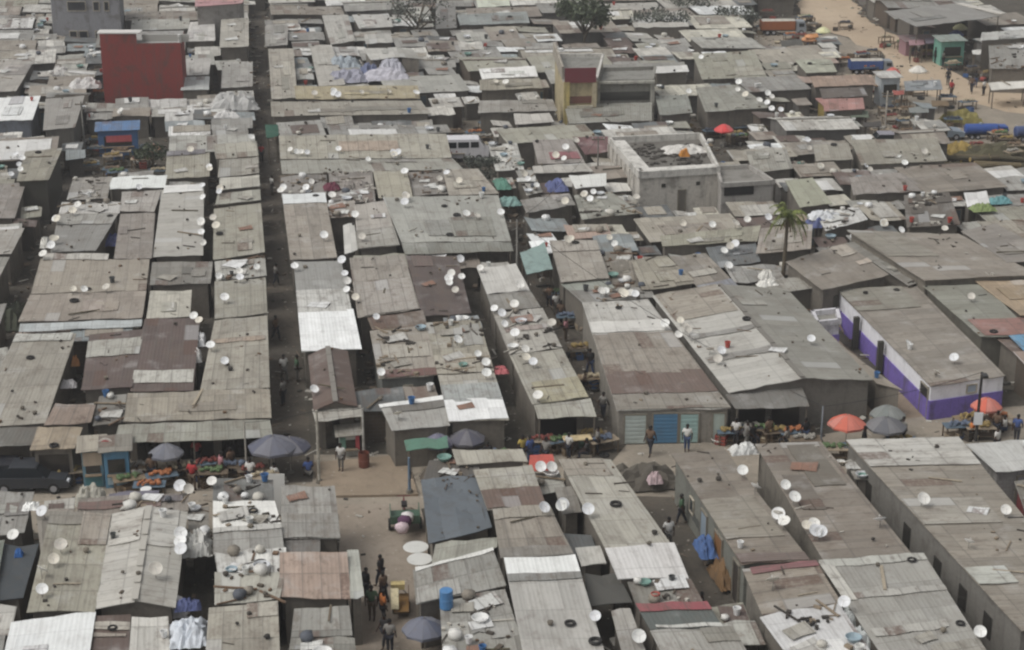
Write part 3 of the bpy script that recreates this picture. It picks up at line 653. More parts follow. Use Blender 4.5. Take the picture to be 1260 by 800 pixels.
h('pale green roof before the sandy road', (978,74,1022,72,1030,88,992,90), 'a9ac98', rust=.02)
h('tan roof before the sandy road', (996,94,1072,92,1078,104,1002,107), 'a28d7e', rust=.1)
h('dark brown roof before the sandy road', (1008,109,1062,107,1068,118,1012,121), '625852', z=(2.5,2.4), rust=.1)
h('bluish grey canopy roof beside sandy road', (1112,100,1157,98,1160,110,1114,112), '818990', z=(2.5,2.4), rust=0, var=.06, wallless=True, posts=True)
h('pale roof on pillars right of sandy road', (1208,40,1262,37,1264,46,1206,50), 'b5b6b3', z=(3.6,3.5), rust=.02)
h('mottled grey roof right of sandy road', (1216,52,1290,48,1300,86,1218,84), '8f8e89', rust=.06, var=.3)
h('white roof right end of sandy road', (1216,102,1262,99,1264,108,1220,111), 'd2cec5', z=(2.0,1.9), rust=0, wallless=True, posts=True)
h('pinkish tan roof below dark brown roof', (1012,122,1062,120,1064,134,1014,137), 'a97f78', z=(2.5,2.4), rust=.1)
# --- far town, middle band
h('maroon roof left of concrete house', (705,169,750,168,750,186,720,190), '7d4f53', rust=.1, var=.3)
h('pinkish grey roof left of maroon roof', (655,172,704,171,720,200,662,202), '9b938e', rust=.1, var=.3, patches=[(.3,.55,.95,.85,'936065')])
h('off white strip roof below pinkish roof', (655,204,720,201,730,211,656,213), 'b3afa8', z=(2.6,2.5), rust=.06)
h('white sheeted roof left of concrete house', (700,216,746,213,746,229,708,232), 'd4d6d3', rust=.01, var=.1)
h('white littered roof beside parked minibus', (600,178,636,176,645,208,610,210), 'c4c4bf', rust=.08, var=.5)
h('littered grey roof right of crowded alley top', (634,209,654,208,668,236,648,240), 'a9a8a2', rust=.1, var=.5)
h('grey long roof left of concrete house foot', (640,246,700,238,708,252,648,262), '96938e', z=(2.6,2.5), rust=.1, var=.4)
h('mossy patched roof at concrete house foot', (706,240,752,236,790,262,716,270), '97988d', z=(2.5,2.4), rust=.1, var=.5)
h('white and grey strip roof by lower cross street', (632,140,676,139,682,150,634,153), 'bab6b0', z=(2.7,2.5), rust=.03)
h('beige roof by far grey car', (1046,172,1152,170,1166,198,1060,203), '989384', rust=.05, var=.2)
h('brown streaked roof below beige roof', (1100,206,1200,200,1240,230,1140,238), '8d8377', rust=.12, var=.4, sw=True)
h('pinkish grey roof left of streaked roof', (1045,218,1110,212,1140,234,1050,240), '98908a', rust=.12, var=.35)
h('pale olive roof right of concrete house', (966,222,1000,219,1024,250,984,255), 'a1a38c', rust=.03, var=.15)
h('ragged white roof above great hall', (1004,264,1056,254,1068,270,1016,284), 'c9c9c7', z=(2.7,2.6), rust=.04, var=.3)
h('dark brown patched roof above great hall', (1112,240,1168,237,1182,276,1116,280), '6f6860', rust=.15, var=.35)
h('small white roof above brown grey roof', (1186,237,1214,235,1218,250,1190,254), 'd5d5d6', rust=0)
h('beige flat roof behind pale olive roof', (1000,178,1044,176,1050,196,1004,198), '9c978a', rust=.05)
h('grey speckled roof left of pale olive roof', (918,186,968,183,976,208,926,212), '9d9b91', rust=.08, var=.5)
# ------------------------------------------------------------------ ground, streets
def poly_sheet(name, pts, z, mat, kind='structure', th=0., noisy=0.):
    """pts: ground pixels; a sheet with a slightly ragged rim"""
    w = [P(x, y, 0) for x, y in pts]; rim = []
    for i in range(len(w)):
        a, b = w[i], w[(i + 1) % len(w)]; n = max(1, int((b - a).length / 2.5))
        for k in range(n):
            q = a.lerp(b, k / n); rim.append(Vector((q.x + R.uniform(-noisy, noisy), q.y + R.uniform(-noisy, noisy), 0)))
    bm = bmesh.new(); vs = [bm.verts.new((q.x, q.y, z)) for q in rim]
    f = bm.faces.new(vs)
    if th:
        r = bmesh.ops.extrude_face_region(bm, geom=[f]); 
        for v in [g_ for g_ in r['geom'] if isinstance(g_, bmesh.types.BMVert)]: v.co.z -= th
    bmesh.ops.recalc_face_normals(bm, faces=bm.faces); bmesh.ops.triangulate(bm, faces=bm.faces)
    me = bpy.data.meshes.new(name); bm.to_mesh(me); bm.free(); me.materials.append(MT[mat])
    if me.polygons and not th and me.polygons[0].normal.z < 0: me.flip_normals()
    o = bpy.data.objects.new(name, me); COL.objects.link(o); o['kind'] = kind
    return o
g_ = MB(); S_ = 5000
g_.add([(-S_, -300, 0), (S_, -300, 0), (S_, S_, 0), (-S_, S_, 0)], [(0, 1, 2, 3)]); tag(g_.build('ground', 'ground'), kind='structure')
MAIN = [(-260,574),(335,562),(500,560),(740,552),(765,545),(990,540),(1100,512),(1330,494),(1520,480),(1520,585),(1330,590),(1010,600),(825,612),(690,622),(560,612),(415,660),(345,650),(-260,660)]
LANE = [(408,622),(520,622),(536,700),(566,900),(424,900),(440,790)]
LANE2 = [(745,608),(830,612),(884,690),(960,800),(880,790),(840,740),(800,690)]
PLAZA = [(378,572),(500,562),(512,612),(402,613)]
ROAD = [(985,-8),(1048,-8),(1062,22),(1120,52),(1160,82),(1200,100),(1300,112),(1480,150),(1480,196),(1300,150),(1215,130),(1150,118),(1108,108),(1078,62),(1040,46),(985,26)]
CROSS = [(330,150),(560,146),(585,168),(800,165),(1000,168),(1180,172),(1300,182),(1300,160),(1150,160),(1000,152),(800,150),(590,148)]
R2 = [(556,195),(590,195),(632,240),(652,290),(684,345),(716,372),(770,495),(745,525),(732,512),(692,428),(652,358),(632,310),(614,240)]
L1 = [(312,-10),(326,-10),(326,60),(332,125),(343,165),(347,240),(357,318),(362,330),(372,430),(384,510),(380,540),(336,540),(333,480),(326,300),(319,190),(318,160)]
L0 = [(77,182),(104,186),(92,219),(78,249),(62,310),(38,360),(22,396),(10,412),(-30,420),(2,370),(26,312),(42,268),(60,221)]
poly_sheet('main_street', MAIN, .004, 'street', noisy=.3)
poly_sheet('muddy_lane', LANE, .008, 'mud', noisy=.3)
poly_sheet('side_alley', LANE2, .012, 'alley', noisy=.25)
poly_sheet('sandy_road', ROAD, .008, 'road', noisy=.6)
poly_sheet('market_ground', [(985,30),(1040,46),(1078,62),(1110,108),(1150,118),(1215,130),(1310,150),(1400,172),(1400,224),(1320,218),(1165,210),(1120,172),(1060,172),(1030,120),(1010,70),(925,64),(925,22)], .0025, 'street', noisy=.4)
poly_sheet('cross_street', CROSS, .004, 'street', noisy=.4)
poly_sheet('plaza', PLAZA, .14, 'sand', th=.16, noisy=.12)
poly_sheet('courtyard', [(1000,428),(1028,416),(1140,512),(1075,520)], .008, 'sand', noisy=.1)
def wpoly(px, z): return [P(x, y, z) for x, y in px]
KEEP = [wpoly(MAIN, 0), wpoly(LANE, 0), wpoly(LANE2, 0), wpoly(PLAZA, 0), wpoly(ROAD, 0), wpoly(CROSS, 0), wpoly(R2, 2.6), wpoly(L1, 2.6), wpoly(L0, 2.6), wpoly([(995,420),(1028,410),(1140,512),(1075,524)], 0)]
SIGHT = [[(545,170),(602,170),(612,206),(560,206)], [(1035,66),(1112,66),(1112,112),(1035,112)], [(930,20),(1004,20),(1004,62),(930,62)], [(1172,150),(1310,150),(1310,210),(1168,212)], [(108,172),(206,172),(206,222),(104,222)],
         [(866,160),(914,160),(920,196),(860,196)], [(1068,100),(1122,100),(1122,172),(1068,172)], [(120,112),(230,112),(230,130),(120,130)], [(1120,56),(1192,50),(1200,92),(1120,90)]]
for q in SIGHT: KEEP.append(wpoly(q, 0)); KEEP.append(wpoly(q, 1.6))
for q in ([(893,553),(930,553),(1013,690),(998,690)], [(251,230),(265,230),(266,390),(248,480),(238,480),(246,391)], [(415,318),(430,318),(440,391),(462,466),(452,470),(437,400)], [(562,315),(588,315),(606,385),(656,498),(640,500),(608,458),(580,386)],
          [(797,368),(805,368),(899,482),(893,482)], [(1010,543),(1040,545),(1256,775),(1222,812),(1137,682)], [(232,662),(262,662),(262,746),(232,746)], [(1128,352),(1136,352),(1206,414),(1236,436),(1245,462),(1237,462)], [(45,640),(62,630),(33,752),(20,752)]): KEEP.append(wpoly(q, 2.6))
KEEP.append(wpoly([(778,256),(952,250),(952,284),(790,286)], 0))
KEEP.append(wpoly(ROAD, 2.6)); KEEP.append(wpoly(ROAD, 1.3))
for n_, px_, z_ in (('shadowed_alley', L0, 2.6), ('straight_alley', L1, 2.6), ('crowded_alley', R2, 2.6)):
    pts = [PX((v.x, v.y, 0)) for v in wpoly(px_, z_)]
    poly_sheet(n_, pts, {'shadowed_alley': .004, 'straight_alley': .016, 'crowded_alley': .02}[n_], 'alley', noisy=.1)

# ------------------------------------------------------------------ large buildings
def prism(m, foot, z0, z1):
    n = len(foot); L_ = 0
    for i in range(n):
        a, b = foot[i], foot[(i + 1) % n]; d = (Vector(b) - Vector(a)).length
        m.add([(a[0], a[1], z0), (a[0], a[1], z1), (b[0], b[1], z1), (b[0], b[1], z0)], [(0, 1, 2, 3)], [[(L_, z0), (L_, z1), (L_ + d, z1), (L_ + d, z0)]]); L_ += d
    m.add([(q[0], q[1], z1) for q in foot], [tuple(range(n - 1, -1, -1))])
def quadfoot(q, z): return [P(q[i], q[i + 1], z) for i in (0, 2, 4, 6)]   # BL BR FR FL
def block(name, label, q, z, wall, wm='wall', parapet=None, roofcol='8a8780', cat='building', fr=(), lf=(), rt=(), group=None):
    f = quadfoot(q, z); c = sum(f, Vector()) / 4; base = Vector((c.x, c.y, 0))
    t = empty(name, base); tag(t, label, cat, group)
    m = MB(); prism(m, [v - base for v in f], -.1, z - .3); m.build('wall', wm, t, wall)
    m = MB(); m.add([(v.x - base.x, v.y - base.y, z - .29) for v in f], [(3, 2, 1, 0)]); m.build('roof', 'wall', t, roofcol)
    ph = parapet or .35; m = MB()
    for i in range(4):
        a = f[i] - base; b = f[(i + 1) % 4] - base; d = b - a
        m.box(((a.x + b.x) / 2, (a.y + b.y) / 2, z - .3 + ph / 2), (d.length + .2, .22, ph), math.atan2(d.y, d.x))
    m.build('parapet', 'wall', t, 'c9c6bf' if parapet else wall)
    F = [Vector((v.x, v.y, 0)) for v in f]
    if fr: facade(t, F[3], F[2], fr, base)
    if lf: facade(t, F[0], F[3], lf, base)
    if rt: facade(t, F[2], F[1], rt, base)
    return t, f, base
# concrete flat roofed house
ct, cf, cb = block('concrete_house', 'unfinished grey concrete house with flat roof and white parapet', (750,172,862,167,884,209,787,215), 3.5, 'c2bdb4', 'wall', .55, '6f6c66',
    fr=[('hole',.28,.33,2.35,2.65,'35332f'),('hole',.72,.77,2.35,2.65,'35332f'),('door',.5,.58,0,2,'6b665e')], lf=[('hole',.55,.62,0.1,1.5,'35332f')])
for k in range(7):
    m = MB(); u = k / 7; a = cf[0].lerp(cf[3], u) - cb; m.box((a.x - .04, a.y, 1.6), (.12, .22, 3.0), math.atan2(cf[3].y - cf[0].y, cf[3].x - cf[0].x)); m.build('pilaster', 'wall', ct, 'c9c5bd')
fa, fb, fd = cf[3] - cb, cf[2] - cb, cf[0] - cb; d = fb - fa; m = MB(); m.box(((fa.x + fb.x) / 2 + .2, (fa.y + fb.y) / 2 + .75, 3.38), (d.length - .3, 1.3, .5), math.atan2(d.y, d.x)); d = fa - fd; m.box(((fa.x + fd.x) / 2 + .6, (fa.y + fd.y) / 2 + .4, 3.38), (d.length - 2.2, .9, .5), math.atan2(d.y, d.x)); m.build('roof_coping', 'wall', ct, 'd2cfc8')
m = MB(); q = random.Random(5)
for _ in range(150): s_ = q.uniform(.06, .3); m.box((q.uniform(-2.6, 3.2), q.uniform(-2.2, 4.2), 3.26 + s_ * .1), (s_ * 2, s_, s_ * q.uniform(.2, .9)), q.uniform(0, 3))
m.build('roof_litter', 'wood', ct, '4f4b46')['kind'] = 'stuff'
bt, bf, bb = block('concrete_annex', 'grey concrete annex with dark opening right of flat roofed house', (882,205,922,203,952,222,888,226), 3.3, 'a8a49e', 'wall', None, '88857f', fr=[('hole',.05,.62,2.3,3.05,'2b2a2a')])
# red tower
rt_, rf_, rb_ = block('red_tower', 'tall plain dark red building with a stepped top', (130,36,226,34,222,49,123,50), 7.2, '87403c', 'wall', None, '9c9a96', fr=[('window',.08,.32,.15,.85,'c3aaa5'),('door',.4,.46,.1,1.1,'b09a94')])
for o in list(rt_.children):
    if o.name.startswith('parapet'): bpy.data.objects.remove(o)
m = MB()
for (u0, u1, hh) in ((0, .45, .95),):
    a = rf_[3].lerp(rf_[2], u0) - rb_; b = rf_[3].lerp(rf_[2], u1) - rb_; d = b - a
    m.box(((a.x + b.x) / 2, (a.y + b.y) / 2 + .12, 7.2 - .3 + hh / 2), (d.length, .24, hh), math.atan2(d.y, d.x))
m.build('raised_wall', 'wall', rt_, '87403c')
m = MB(); a = rf_[3].lerp(rf_[2], 0) - rb_; b = rf_[3].lerp(rf_[2], .47) - rb_; m.box(((a.x + b.x) / 2, (a.y + b.y) / 2 + .6, 7.9), ((b - a).length + .5, 1.4, .12), 0); m.build('roof_sheet', 'tin', rt_, 'dcdad8', .05)
m = MB(); b2 = rf_[2] - rb_; m.box((b2.x - .15, b2.y + .3, 7.2), (.24, .5, .9)); m.build('chimney', 'wall', rt_, 'd6d5d2')
m = MB(); a = rf_[3].lerp(rf_[2], .5) - rb_; m.box((a.x + 2.2, a.y + 1.0, 7.2), (4.4, .2, .7)); m.build('roof_screen', 'tin', rt_, 'a8a6a0', .1)
# grey block of flats at the top left
block('apartment_block', 'grey concrete block of flats with dark windows at top edge', (60,-22,150,-24,146,-6,62,-6), 6.6, '8b8b8e', 'wall', None, '8c8b88', cat='building',
    fr=[('window',.24,.34,1.9,2.7,'2c2e33'),('window',.38,.5,1.9,2.7,'2c2e33'),('window',.62,.68,1.9,2.7,'2c2e33'),('window',.24,.5,4.9,5.9,'2c2e33'),('window',.62,.7,4.9,5.9,'2c2e33'),('window',.78,.84,4.9,5.9,'2c2e33'),('door',.1,.16,0,2,'5d5f63')])
# yellow house with maroon board
yt, yf, yb = block('yellow_house', 'yellow and cream house with a maroon top board', (683,66,742,66,734,96,694,97), 5.4, 'b5a888', 'wall', .3, '8b8a84', cat='house',
    fr=[('hole',.08,.86,3.1,3.75,'6e4a40'),('hole',.1,.84,1.7,2.5,'7f8f8f'),('door',.3,.5,0,1.4,'8c6f60')])
fa = yf[3] - yb; fb = yf[2] - yb; d = fb - fa; rz = math.atan2(d.y, d.x)
m = MB(); m.box(((fa.x + fb.x) / 2, fa.y - .14, 5.75), (d.length * .96, .12, 1.35), rz); m.build('top_board', 'paint', yt, '6f3138')
m = MB(); m.box((fa.x + .25, fa.y - .2, 2.6), (.5, .3, 5.1), rz); m.build('corner_pillar', 'wall', yt, 'bfae74')
m = MB(); m.box((fb.x - .2, fb.y - .2, 2.6), (.4, .3, 5.1), rz); m.build('corner_pillar', 'wall', yt, 'b7ab90')
m = MB(); m.box(((fa.x + fb.x) / 2, fa.y - .2, 2.85), (d.length * .8, .16, .22), rz); m.box(((fa.x + fb.x) / 2, fa.y - .2, 1.3), (d.length * .8, .16, .2), rz); m.build('balcony_rail', 'wall', yt, 'bfb9a8')
m = MB(); m.box(((fa.x + fb.x) / 2 + .3, fa.y - .22, 2.05), (d.length * .4, .1, .35), rz); m.build('sign_board', 'paint', yt, 'b0605a')
m = MB(); m.box(((yf[0] - yb).x * .5 + fa.x * .5 - .1, ((yf[0] - yb).y + fa.y) / 2, 5.9), (.2, (yf[0] - yf[3]).length, 1.2), math.atan2(-(yf[0] - yf[3]).x, (yf[0] - yf[3]).y)); m.build('side_wall', 'wall', yt, 'a39c90')
# balcony building on its right
gt, gf, gb = block('gallery_building', 'grey two floor building with white balcony rails', (742,84,806,82,803,98,736,99), 4.6, '8d8b84', 'wall', None, '8a8983', fr=[('hole',.03,.95,2.7,3.5,'44433f'),('hole',.03,.95,.9,1.9,'4a4a4c')])
fa = gf[3] - gb; fb = gf[2] - gb; d = fb - fa; rz = math.atan2(d.y, d.x)
for z in (4.5, 2.3, .7):
    m = MB(); m.box(((fa.x + fb.x) / 2, fa.y - .3, z), (d.length, .3, .22), rz); m.build('balcony_rail', 'wall', gt, 'b9b6ac')
for k in (0, 1):
    m = MB(); m.box((fa.x + d.x * k, fa.y - .2 + d.y * k, 2.3), (.35, .3, 4.55), rz); m.build('corner_pillar', 'wall', gt, 'b3b0a6')
# big grey market hall, upper right
h('big grey market hall with white edge upper right', (1088,14,1178,4,1232,20,1128,33), '8e8c89', z=(4.2,3.9), rust=0, var=.06, wall='4b4742', wallless=True, posts=True, name='market_hall', cat='hall', group=None)
hh_ = HOUSES[-1]; m = MB(); a = hh_['rf'].S(1, 0) - hh_['t'].location; b = hh_['rf'].S(1, 1) - hh_['t'].location; d = b - a
m.box((a + b) / 2 + Vector((.2, 0, .12)), (d.length, .9, .1), math.atan2(d.y, d.x)); m.build('edge_flashing', 'tin', hh_['t'], 'c6c1ba', .02)
# purple wing and dado of the purple house
ph = [H_ for H_ in HOUSES if 'purple and white walls' in H_['label']][0]; pb = ph['t'].location; F = ph['foot']
for (a, b) in ((F[0], F[3]), (F[3], F[2])):
    d = (b - a); n = Vector((d.y, -d.x, 0)).normalized(); m = MB(); c = (a + b) / 2 + n * .02 - pb; m.box((c.x, c.y, .6), (d.length + .02, .1, 1.22), math.atan2(d.y, d.x)); m.build('painted_dado', 'wall', ph['t'], '7a69b2')
d = F[3] - F[0]; n = Vector((d.y, -d.x, 0)).normalized()
for t_ in (.02, .28, .55):
    q = F[0] + d * t_ + n * .35 - pb; m = MB(); m.box((q.x, q.y, 1.1), (.3, .34, 2.2), math.atan2(d.y, d.x)); m.build('buttress', 'wall', ph['t'], '474640')
facade(ph['t'], F[0], F[3], [('door', .92, .985, 0, 1.85, '2c2b2a')], pb)
facade(ph['t'], F[3], F[2], [('window', .5, .62, 1.4, 1.9, '9aa6b4')], pb)
wt, wf, wb = block('purple_wing', 'small purple and white wing at head of the courtyard', (1000,383,1030,380,1033,393,1006,396), 2.5, 'cfcdd0', 'wall', None, '8d8b84', cat='building')
a, b = wf[3], wf[2]; d = b - a; m = MB(); c = (a + b) / 2 - wb; m.box((c.x, c.y - .05, .75), (d.length + .06, .12, 1.5), math.atan2(d.y, d.x)); m.build('painted_dado', 'wall', wt, '7a69b2')

# ------------------------------------------------------------------ the smaller tin roofs between them
LMK = [('the red tower',175,120),('the yellow house',712,130),('the concrete house',830,258),('the palm',960,345),('the great brown hall',1150,350),('the purple house',1180,510),
 ('the market hall',1160,40),('the bluish walled house',20,175),('the apartment block',105,60),('the long beige twin roof',450,215),('the great grey roof',560,310),('the straight alley',330,300),
 ('the crowded alley',650,330),('the sandy plaza',445,590),('the muddy lane',480,700),('the kiosk',130,580),('the littered roof',300,660),('the dark tree',718,70),('the bare tree',515,60),('the sandy road',1120,90),
 ('the blue tank trucks',1220,165),('the teal awning',660,345),('the pink roof',270,20),('the gallery building',770,130),('the blue tarpaulins',450,110),('the streaked roof',1170,240),('the dark umbrella pair',345,580),
 ('the concrete wall',1160,700),('the slate tarpaulin',565,660),('the bluish top roof',605,40),('the shadowed alley',40,340),('the orange lorry',968,40),('the blue lorry',1075,88),('the parked minibus',568,192),
 ('the log pile',1215,205),('the bright red umbrella',890,172),('the blue umbrella',500,180),('the white strip roofs',170,240),('the green bush',188,215),('the saloon car',1120,180),('the olive roof pair',905,125)]
for a in LMK: landmark(*a)
FOOT = [[Vector((v.x, v.y, 0)) for v in H_['c']] for H_ in HOUSES]
for o in (cf, bf, rf_, yf, gf, wf): FOOT.append([Vector((v.x, v.y, 0)) for v in o])
FOOT.append([Vector((v.x, v.y, 0)) for v in quadfoot((60,-22,150,-24,146,-6,62,-6), 6.6)])
TREES = [(718,72,2.2),(512,58,2.),(960,345,1.),(188,214,1.2),(592,240,1.2)]
BB = [(min(v.x for v in f), max(v.x for v in f), min(v.y for v in f), max(v.y for v in f)) for f in FOOT]
KB = [(min(v.x for v in f), max(v.x for v in f), min(v.y for v in f), max(v.y for v in f)) for f in KEEP]
def free(p_):
    for f, b in zip(FOOT, BB):
        if b[0] <= p_.x <= b[1] and b[2] <= p_.y <= b[3] and inpoly(p_.x, p_.y, f): return False
    for f, b in zip(KEEP, KB):
        if b[0] <= p_.x <= b[1] and b[2] <= p_.y <= b[3] and inpoly(p_.x, p_.y, f): return False
    return True
FILL = []
import numpy as np
CELL = .25; U0, V0, NU, NV = -82., 66., 700, 820
EY = Vector((-math.sin(rad(10)), math.cos(rad(10)), 0)); EX = Vector((EY.y, -EY.x, 0))
OCC = np.zeros((NV, NU), dtype=bool)
def uv_(p_): return (p_.x * EX.x + p_.y * EX.y - U0) / CELL, (p_.x * EY.x + p_.y * EY.y - V0) / CELL
def raster(poly):
    q = np.array([uv_(p_) for p_ in poly]); x0, y0 = np.floor(q.min(0)).astype(int); x1, y1 = np.ceil(q.max(0)).astype(int)
    x0, y0 = max(0, x0), max(0, y0); x1, y1 = min(NU, x1), min(NV, y1)
    if x1 <= x0 or y1 <= y0: return
    X, Y = np.meshgrid(np.arange(x0, x1) + .5, np.arange(y0, y1) + .5); k = np.zeros(X.shape, dtype=bool); n = len(q)
    for i in range(n):
        ax, ay = q[i]; bx, by = q[(i + 1) % n]
        if ay == by: continue
        k ^= ((ay > Y) != (by > Y)) & (X < (bx - ax) * (Y - ay) / (by - ay) + ax)
    OCC[y0:y1, x0:x1] |= k
for f in FOOT + KEEP: raster(f)
for a, b, r_ in TREES: c_ = P(a, b); raster([c_ + Vector((r_ * math.cos(t_), r_ * math.sin(t_), 0)) for t_ in (0, 1, 2, 3, 4, 5)])
GX, GY = np.meshgrid((np.arange(NU) + .5) * CELL + U0, (np.arange(NV) + .5) * CELL + V0)
WX = GX * EX.x + GY * EY.x; WY = GX * EX.y + GY * EY.y
dep_ = WY * math.cos(PITCH) + 40.7 * math.sin(PITCH); SX = 630 + FPX * WX / dep_; SY = 400 - FPX * (WY * math.sin(PITCH) - 40.7 * math.cos(PITCH)) / dep_
INV = (SX > -190) & (SX < 1450) & (SY > -30) & (SY < 850)
MESSY = [[(600,180),(700,200),(770,225),(810,300),(780,320),(650,320),(620,240)], [(920,160),(1110,165),(1115,288),(950,290),(930,230)], [(0,20),(120,20),(122,120),(0,75)], [(1000,90),(1110,90),(1110,160),(1000,160)], [(120,120),(330,120),(330,178),(100,178)], [(330,20),(590,0),(590,60),(420,110),(360,110)], [(735,40),(860,30),(860,80),(735,100)], [(596,100),(690,40),(700,20),(560,30)], [(1160,110),(1300,200),(1300,280),(1180,240)]]
def pack(wr, lr, zr, gap, skip=0., limit=999):
    n = 0
    for j in range(0, NV - 4, 2):
        ok = np.nonzero(INV[j] & ~OCC[j])[0]; nxt = -1
        for i in ok:
            if i < nxt or OCC[j, i]: continue
            if R.random() < skip: nxt = i + 8; continue
            w, l = R.uniform(*wr), R.uniform(*lr)
            if wr[1] < 2.6 and not (-30 < SX[j, i] < 1290): nxt = i + 12; continue
            if wr[0] > 3 and any(inpoly(SX[j, i] + 12, SY[j, i] - 4, q) for q in MESSY): nxt = i + 6; continue
            cw, cl = int((w + gap) / CELL), int((l + gap) / CELL)
            if i + cw > NU or j + cl > NV or OCC[j:j + cl, i:i + cw].any(): nxt = i + 2; continue
            OCC[j:j + cl, i:i + cw] = True; nxt = i + cw; n += 1
            u = U0 + (i + cw / 2) * CELL; v = V0 + (j + cl / 2) * CELL; c = EX * u + EY * v
            ex = (EX + EY * R.gauss(0, .03)).normalized(); ey = Vector((-ex.y, ex.x, 0)); z = R.uniform(*zr); zb = z + R.uniform(.1, .35)
            co = [c - ex * w / 2 + ey * l / 2, c + ex * w / 2 + ey * l / 2, c + ex * w / 2 - ey * l / 2, c - ex * w / 2 - ey * l / 2]
            hh = (zb, zb, z, z) if R.random() < .72 else (zb, z, z, zb)
            FILL.append(([Vector((q.x, q.y, zz)) for q, zz in zip(co, hh)], w, l, z))
            if n >= limit: return n
    return n
print('pack', pack((6, 10), (4, 6.5), (2.1, 2.5), .3, .25, 80), pack((3.9, 6), (3.4, 5), (2.0, 2.4), .25, .1, 130), pack((2.5, 3.9), (2.3, 3.4), (1.9, 2.3), .15, 0, 298), pack((1.5, 2.5), (1.5, 2.4), (1.6, 2.0), .1, 0, 298))
CH = ['B','G','G2','L','N','B2','K2','L2','R','BG','D','W','Q','G','L','B','K']
for co, w, l, z in FILL:
    far = co[0].y > 150; left = co[0].x < -5
    k = R.choice(['G','G2','L','BG','L2','G','W2','B2','G2','D'] if (far and left) else CH)
    base = lin(PAL[k]); j = R.uniform(.86, 1.1)
    big = w * l > 13.2
    if big and k in ('BG', 'D'):
        k = R.choice(['G', 'B2', 'K2', 'N']); base = lin(PAL[k])
    t = build_house(None, co, [b * j for b in base], rust=R.choice([.03, .05, .1, .2, .35]) if k != 'W' else .02, var=R.uniform(.15, .5), ridge=('x' if (big and R.random() < .16) else None), rh=.4,
        wall=R.choice(['6d6860','605b54','524e48','726f6b','5c5248']), jag=.12 if big else .2, name='tin_roof_house' if big else ('lean_to_shed' if w * l > 6.2 else 'scrap_hut'), cat='house' if big else ('shed' if w * l > 6.2 else 'hut'), group=None,
        patches=[(R.uniform(0, .3), R.uniform(0, .4), R.uniform(.6, 1), R.uniform(.55, 1), R.choice(['B','L','G','R','W2','B2']))] if R.random() < .35 else (),
        fr=[('door', .35, .35 + .85 / w, 0, min(1.9, z - .35), R.choice(['5d6a70','6b5a48','55504a','7a7f80','4f6a78']))] if R.random() < .5 and w > 1.8 else ())
    size = 'broad' if w * l > 34 else ('large' if w * l > 22 else ('small' if big else ('little' if w * l > 6.2 else ('tiny' if w * l < 3 else 'squat'))))
    later(t, f'{size} {CNAME[k]} tin {"house" if big else ("shed" if w * l > 6.2 else "hut")}', 'tin roofed houses' if big else ('low tin sheds' if w * l > 6.2 else 'little tin huts'))
    HOUSES[-1]['label'] = None
print('houses', len(HOUSES), 'fill', len(FILL))
# ------------------------------------------------------------------ satellite dishes
def make_dish():
    t = empty('satellite_dish', (0, 0, 0))
    el = rad(50); M = Matrix.Rotation(el - math.pi / 2 + 0, 4, 'X')   # bowl axis from +z tilted towards -y
    M = Matrix.Rotation(math.pi / 2 - el, 4, 'X')
    c = Vector((0, 0, .62)); r = .40
    m = MB(); prof = [(r * k / 6, .13 * (k / 6) ** 2) for k in range(0, 7)]; prof[0] = (.005, 0)
    back = [(q, z - .018) for q, z in reversed(prof)]
    m.lathe(prof + [(r + .012, .135), (r + .012, .115)] + back, 20, c, M.to_3x3()); m.build('dish_bowl', 'dish', t, 'e4e3de', smooth=True)
    ax = M.to_3x3() @ Vector((0, 0, 1)); low = c + M.to_3x3() @ Vector((0, -r, .13)); foc = c + ax * .36 + Vector((0, 0, -.05))
    m = MB(); m.tube(low, foc, .012, n=6); m.tube(c + M.to_3x3() @ Vector((r * .8, r * .4, .12)), foc, .008, n=5); m.tube(c + M.to_3x3() @ Vector((-r * .8, r * .4, .12)), foc, .008, n=5); m.build('feed_arm', 'paint', t, 'b8b6b0')
    m = MB(); m.tube(foc - ax * .06, foc + ax * .03, .035, .03, 8); m.build('receiver', 'plastic', t, 'd0cec8')
    m = MB(); m.tube((0, .06, -.05), (0, .06, .6), .025, n=7); m.tube((0, .06, .58), c - ax * .02, .03, n=7); m.build('mast', 'paint', t, '7d7a75')
    return t
